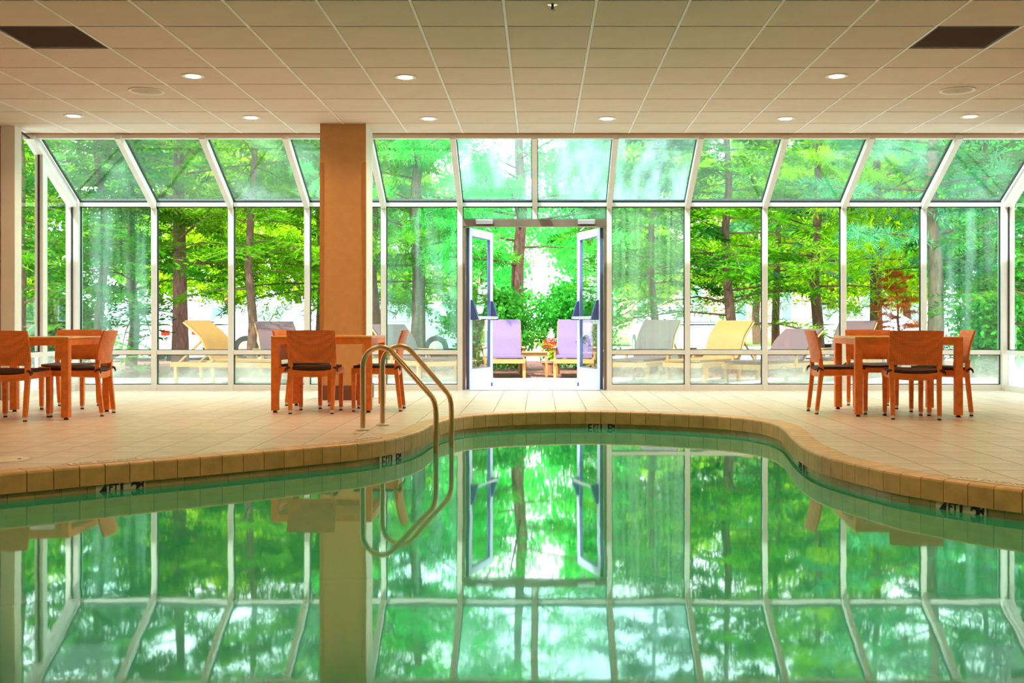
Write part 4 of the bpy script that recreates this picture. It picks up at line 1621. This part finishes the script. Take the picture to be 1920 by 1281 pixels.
# near trees: (kind, leaves, px of the trunk, distance, rotation, scale, label)
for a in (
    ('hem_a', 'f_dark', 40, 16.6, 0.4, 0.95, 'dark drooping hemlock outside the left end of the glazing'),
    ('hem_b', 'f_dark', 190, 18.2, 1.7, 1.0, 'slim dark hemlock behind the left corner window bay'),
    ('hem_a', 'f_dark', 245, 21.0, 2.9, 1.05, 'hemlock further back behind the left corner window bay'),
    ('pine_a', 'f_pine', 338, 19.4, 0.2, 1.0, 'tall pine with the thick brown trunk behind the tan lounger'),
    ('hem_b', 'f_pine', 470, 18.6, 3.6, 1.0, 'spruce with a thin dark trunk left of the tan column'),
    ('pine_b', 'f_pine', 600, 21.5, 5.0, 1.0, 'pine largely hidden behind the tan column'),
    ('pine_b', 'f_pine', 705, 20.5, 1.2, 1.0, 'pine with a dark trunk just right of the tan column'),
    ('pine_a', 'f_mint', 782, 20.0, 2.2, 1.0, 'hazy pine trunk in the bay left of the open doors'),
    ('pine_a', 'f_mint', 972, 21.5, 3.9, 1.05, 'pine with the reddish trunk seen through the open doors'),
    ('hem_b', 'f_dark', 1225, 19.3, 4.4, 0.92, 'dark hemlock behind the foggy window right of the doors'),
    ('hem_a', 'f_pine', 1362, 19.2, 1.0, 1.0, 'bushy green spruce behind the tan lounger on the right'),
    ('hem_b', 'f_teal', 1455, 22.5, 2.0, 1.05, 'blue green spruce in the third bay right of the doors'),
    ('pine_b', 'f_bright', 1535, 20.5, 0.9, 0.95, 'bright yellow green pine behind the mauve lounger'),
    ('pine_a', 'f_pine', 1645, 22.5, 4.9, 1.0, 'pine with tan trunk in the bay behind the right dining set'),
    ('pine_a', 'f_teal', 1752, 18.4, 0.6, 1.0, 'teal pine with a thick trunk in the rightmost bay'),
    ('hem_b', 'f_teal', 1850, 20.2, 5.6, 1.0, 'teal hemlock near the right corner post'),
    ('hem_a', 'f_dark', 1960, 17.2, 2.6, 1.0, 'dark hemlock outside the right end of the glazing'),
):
    bk = 'bark_red' if 'reddish' in a[6] or 'thick brown' in a[6] else None
    plant(*a, bark=bk)
plant('pine_b', 'f_rust', 1688, 19.8, 3.2, 0.27, 'small pine with rust brown needles behind the right dining set', tilt=0.05)
for a in (
    ('shrub', 'f_mint', 1082, 21.2, 0.3, 1.15, 'dense green shrub behind the right lilac lounger'),
    ('shrub', 'f_mint', 925, 20.6, 1.3, 1.1, 'light green shrub behind the left lilac lounger'),
    ('shrub', 'f_mint', 1880, 19.0, 3.3, 1.2, 'mint green shrub behind the rightmost bay'),
    ('shrub', 'f_pine', 100, 19.4, 4.3, 1.0, 'low shrub seen through the left end window'),
):
    plant(*a, name='shrub', cat='shrub', group='shrubs in the mulch bed')
k = 0
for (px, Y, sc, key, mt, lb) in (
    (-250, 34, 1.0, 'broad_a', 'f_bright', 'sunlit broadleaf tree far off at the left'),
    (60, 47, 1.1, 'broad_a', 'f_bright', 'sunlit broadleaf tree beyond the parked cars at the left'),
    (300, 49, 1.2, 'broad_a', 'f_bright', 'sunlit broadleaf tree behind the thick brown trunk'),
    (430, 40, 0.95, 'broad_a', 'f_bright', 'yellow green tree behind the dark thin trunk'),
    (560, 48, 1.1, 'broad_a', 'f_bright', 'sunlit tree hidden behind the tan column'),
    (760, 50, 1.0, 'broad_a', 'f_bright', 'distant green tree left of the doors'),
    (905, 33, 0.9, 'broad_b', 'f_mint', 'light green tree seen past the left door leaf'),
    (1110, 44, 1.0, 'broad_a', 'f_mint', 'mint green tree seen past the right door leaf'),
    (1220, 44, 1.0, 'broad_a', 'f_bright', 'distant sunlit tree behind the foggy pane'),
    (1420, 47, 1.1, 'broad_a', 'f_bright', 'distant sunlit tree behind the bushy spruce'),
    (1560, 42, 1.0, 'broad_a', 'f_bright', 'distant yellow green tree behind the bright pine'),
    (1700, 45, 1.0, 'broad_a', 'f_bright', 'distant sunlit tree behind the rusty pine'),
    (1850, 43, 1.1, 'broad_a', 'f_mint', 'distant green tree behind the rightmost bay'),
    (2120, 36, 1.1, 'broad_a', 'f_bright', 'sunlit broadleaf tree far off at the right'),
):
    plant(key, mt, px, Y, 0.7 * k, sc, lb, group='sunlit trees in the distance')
    k += 1

# ------------------------------------------------------------------ parked cars
def make_car(paint):
    c = empty('parked_car')
    prof = [(-2.2, 0.32), (-2.24, 0.62), (-2.12, 0.88), (-1.2, 0.95), (0.9, 0.97), (1.75, 0.92), (2.2, 0.78), (2.26, 0.5), (2.2, 0.30)]
    v, f = [], []
    n = len(prof)
    for (y, k) in ((-0.88, 0.94), (-0.82, 1.0), (0.82, 1.0), (0.88, 0.94)):
        for (x, z) in prof:
            v.append((x * k, y, 0.6 + (z - 0.6) * k))
    for s_ in range(3):
        for i in range(n):
            f.append((s_ * n + i, s_ * n + (i + 1) % n, (s_ + 1) * n + (i + 1) % n, (s_ + 1) * n + i))
    f += [tuple(range(n)), tuple(3 * n + i for i in range(n))]
    body = MB().add(v, f).obj('body', paint, c, 35)
    gp = [(-1.95, 0.93), (-1.35, 1.42), (0.15, 1.46), (1.05, 0.95)]
    v = [(x, y * (0.80 if z < 1.2 else 0.62), z) for y in (-1, 1) for (x, z) in gp]
    MB().add(v, [(0, 1, 2, 3), (7, 6, 5, 4), (0, 4, 5, 1), (1, 5, 6, 2), (2, 6, 7, 3), (3, 7, 4, 0)]).obj('cabin', paint, c)
    for s_ in (-1, 1):
        for (xa, xb, ta, tb) in ((-1.62, -0.72, -1.25, -0.72), (-0.62, 0.82, -0.62, 0.12)):
            MB().add([(xa, s_ * 0.797, 0.99), (xb, s_ * 0.797, 0.99), (tb, s_ * 0.655, 1.38), (ta, s_ * 0.655, 1.38),
                      (xa, s_ * 0.79, 0.99), (xb, s_ * 0.79, 0.99), (tb, s_ * 0.63, 1.38), (ta, s_ * 0.63, 1.38)],
                     [(0, 1, 2, 3), (4, 5, 6, 7), (0, 1, 5, 4), (1, 2, 6, 5), (2, 3, 7, 6), (3, 0, 4, 7)]).obj('side_window', 'car_glass', c)
        MB().cbox(-2.235, -2.10, s_ * 0.70 - 0.10, s_ * 0.70 + 0.10, 0.66, 0.78, 0.02).obj('tail_light', 'tail', c)
        for x in (-1.38, 1.36):
            wh = MB().tube([(x, s_ * 0.70, 0.32), (x, s_ * 0.72, 0.32), (x, s_ * 0.90, 0.32), (x, s_ * 0.905, 0.32)], [0.29, 0.32, 0.32, 0.28], 20).obj('wheel', 'tyre', c, 40)
            MB().tube([(x, s_ * 0.90, 0.32), (x, s_ * 0.915, 0.32)], [0.20, 0.17], 16).obj('hub_cap', 'roof_grey', wh, 40)
    MB().add([(-1.93, -0.68, 1.0), (-1.93, 0.68, 1.0), (-1.42, 0.58, 1.39), (-1.42, -0.58, 1.39), (-1.88, -0.68, 0.98), (-1.88, 0.68, 0.98), (-1.38, 0.58, 1.37), (-1.38, -0.58, 1.37)],
             [(0, 1, 2, 3), (4, 5, 6, 7), (0, 1, 5, 4), (1, 2, 6, 5), (2, 3, 7, 6), (3, 0, 4, 7)]).obj('rear_window', 'car_glass', c)
    return c


car0 = make_car('car_white')
car1 = make_car('car_silver')
CARS = [(car0, 100, 28.5, 0.25, 'white parked car seen through the left end window'), (car0, 262, 27.6, PI / 2 + 0.3, 'white parked car behind the leftmost wall bay'),
        (car1, 400, 29.5, PI / 2 - 0.2, 'silver parked car behind the thick brown trunk'), (car0, 545, 28.3, 0.5, 'white parked car with red tail light left of the column'),
        (car1, 745, 28.0, 2.9, 'pale blue silver car in the bay left of the doors'), (car0, 850, 33.0, 0.1, 'white parked car behind the silver car'),
        (car0, 1265, 30.0, PI / 2 + 0.1, 'white parked car behind the foggy window'), (car1, 1640, 34.0, 0.1, 'silver parked car behind the right dining set')]
seen = set()
for (pr, px, Y, rz, lb) in CARS:
    o = pr if pr.name not in seen else dup(pr)
    seen.add(pr.name)
    o.location = ((px - VX) * Y / F_PX, Y, GZ - 0.04)
    o.rotation_euler = (0, 0, rz)
    tag(o, lb, 'car', 'parked cars behind the trees')

# ------------------------------------------------------------------ far buildings
def building(name, x0, x1, y, h, mat, label, nx_, nz_, win=(1.2, 1.5), roof=0.6):
    b = tag(empty(name, ((x0 + x1) / 2, y, GZ)), label, 'building', 'buildings across the parking lot')
    hw_ = (x1 - x0) / 2
    MB().box(-hw_, hw_, 0, 8, 0, h).obj('wall', mat, b)
    MB().extrude_poly([(-0.4, h), (8.4, h), (8.4, h + 0.2), (4, h + roof + 0.6), (-0.4, h + 0.2)], -hw_ - 0.4, hw_ + 0.4, 'yz').obj('roof', 'roof_grey', b)
    for i in range(nx_):
        for j in range(nz_):
            cx = -hw_ + (i + 0.5) * 2 * hw_ / nx_
            cz = (j + 0.55) * h / nz_
            ww, wh = win[0] / 2, win[1] / 2
            wi = MB().box(cx - ww - 0.08, cx + ww + 0.08, -0.06, 0.0, cz - wh - 0.1, cz + wh + 0.08).obj('window', 'white_paint', b)
            for a in (-1, 1):
                for c in (-1, 1):
                    MB().box(cx + a * ww / 2 - ww / 2 + 0.03, cx + a * ww / 2 + ww / 2 - 0.03, -0.075, -0.055, cz + c * wh / 2 - wh / 2 + 0.03, cz + c * wh / 2 + wh / 2 - 0.03).obj('pane', 'fac_glass', wi)


building('low_building', -14, -1.5, 66, 4.2, 'beige_wall', 'low beige building far behind the bay left of the doors', 5, 1, (1.6, 1.5))
building('brick_building', 5.5, 26, 70, 8.2, 'brick_wall', 'pinkish brick building with white windows far to the right', 7, 2, (1.3, 2.2))
print('tris', sum(len(m.loop_triangles) if m.loop_triangles else 2 * len(m.polygons) for m in bpy.data.meshes))
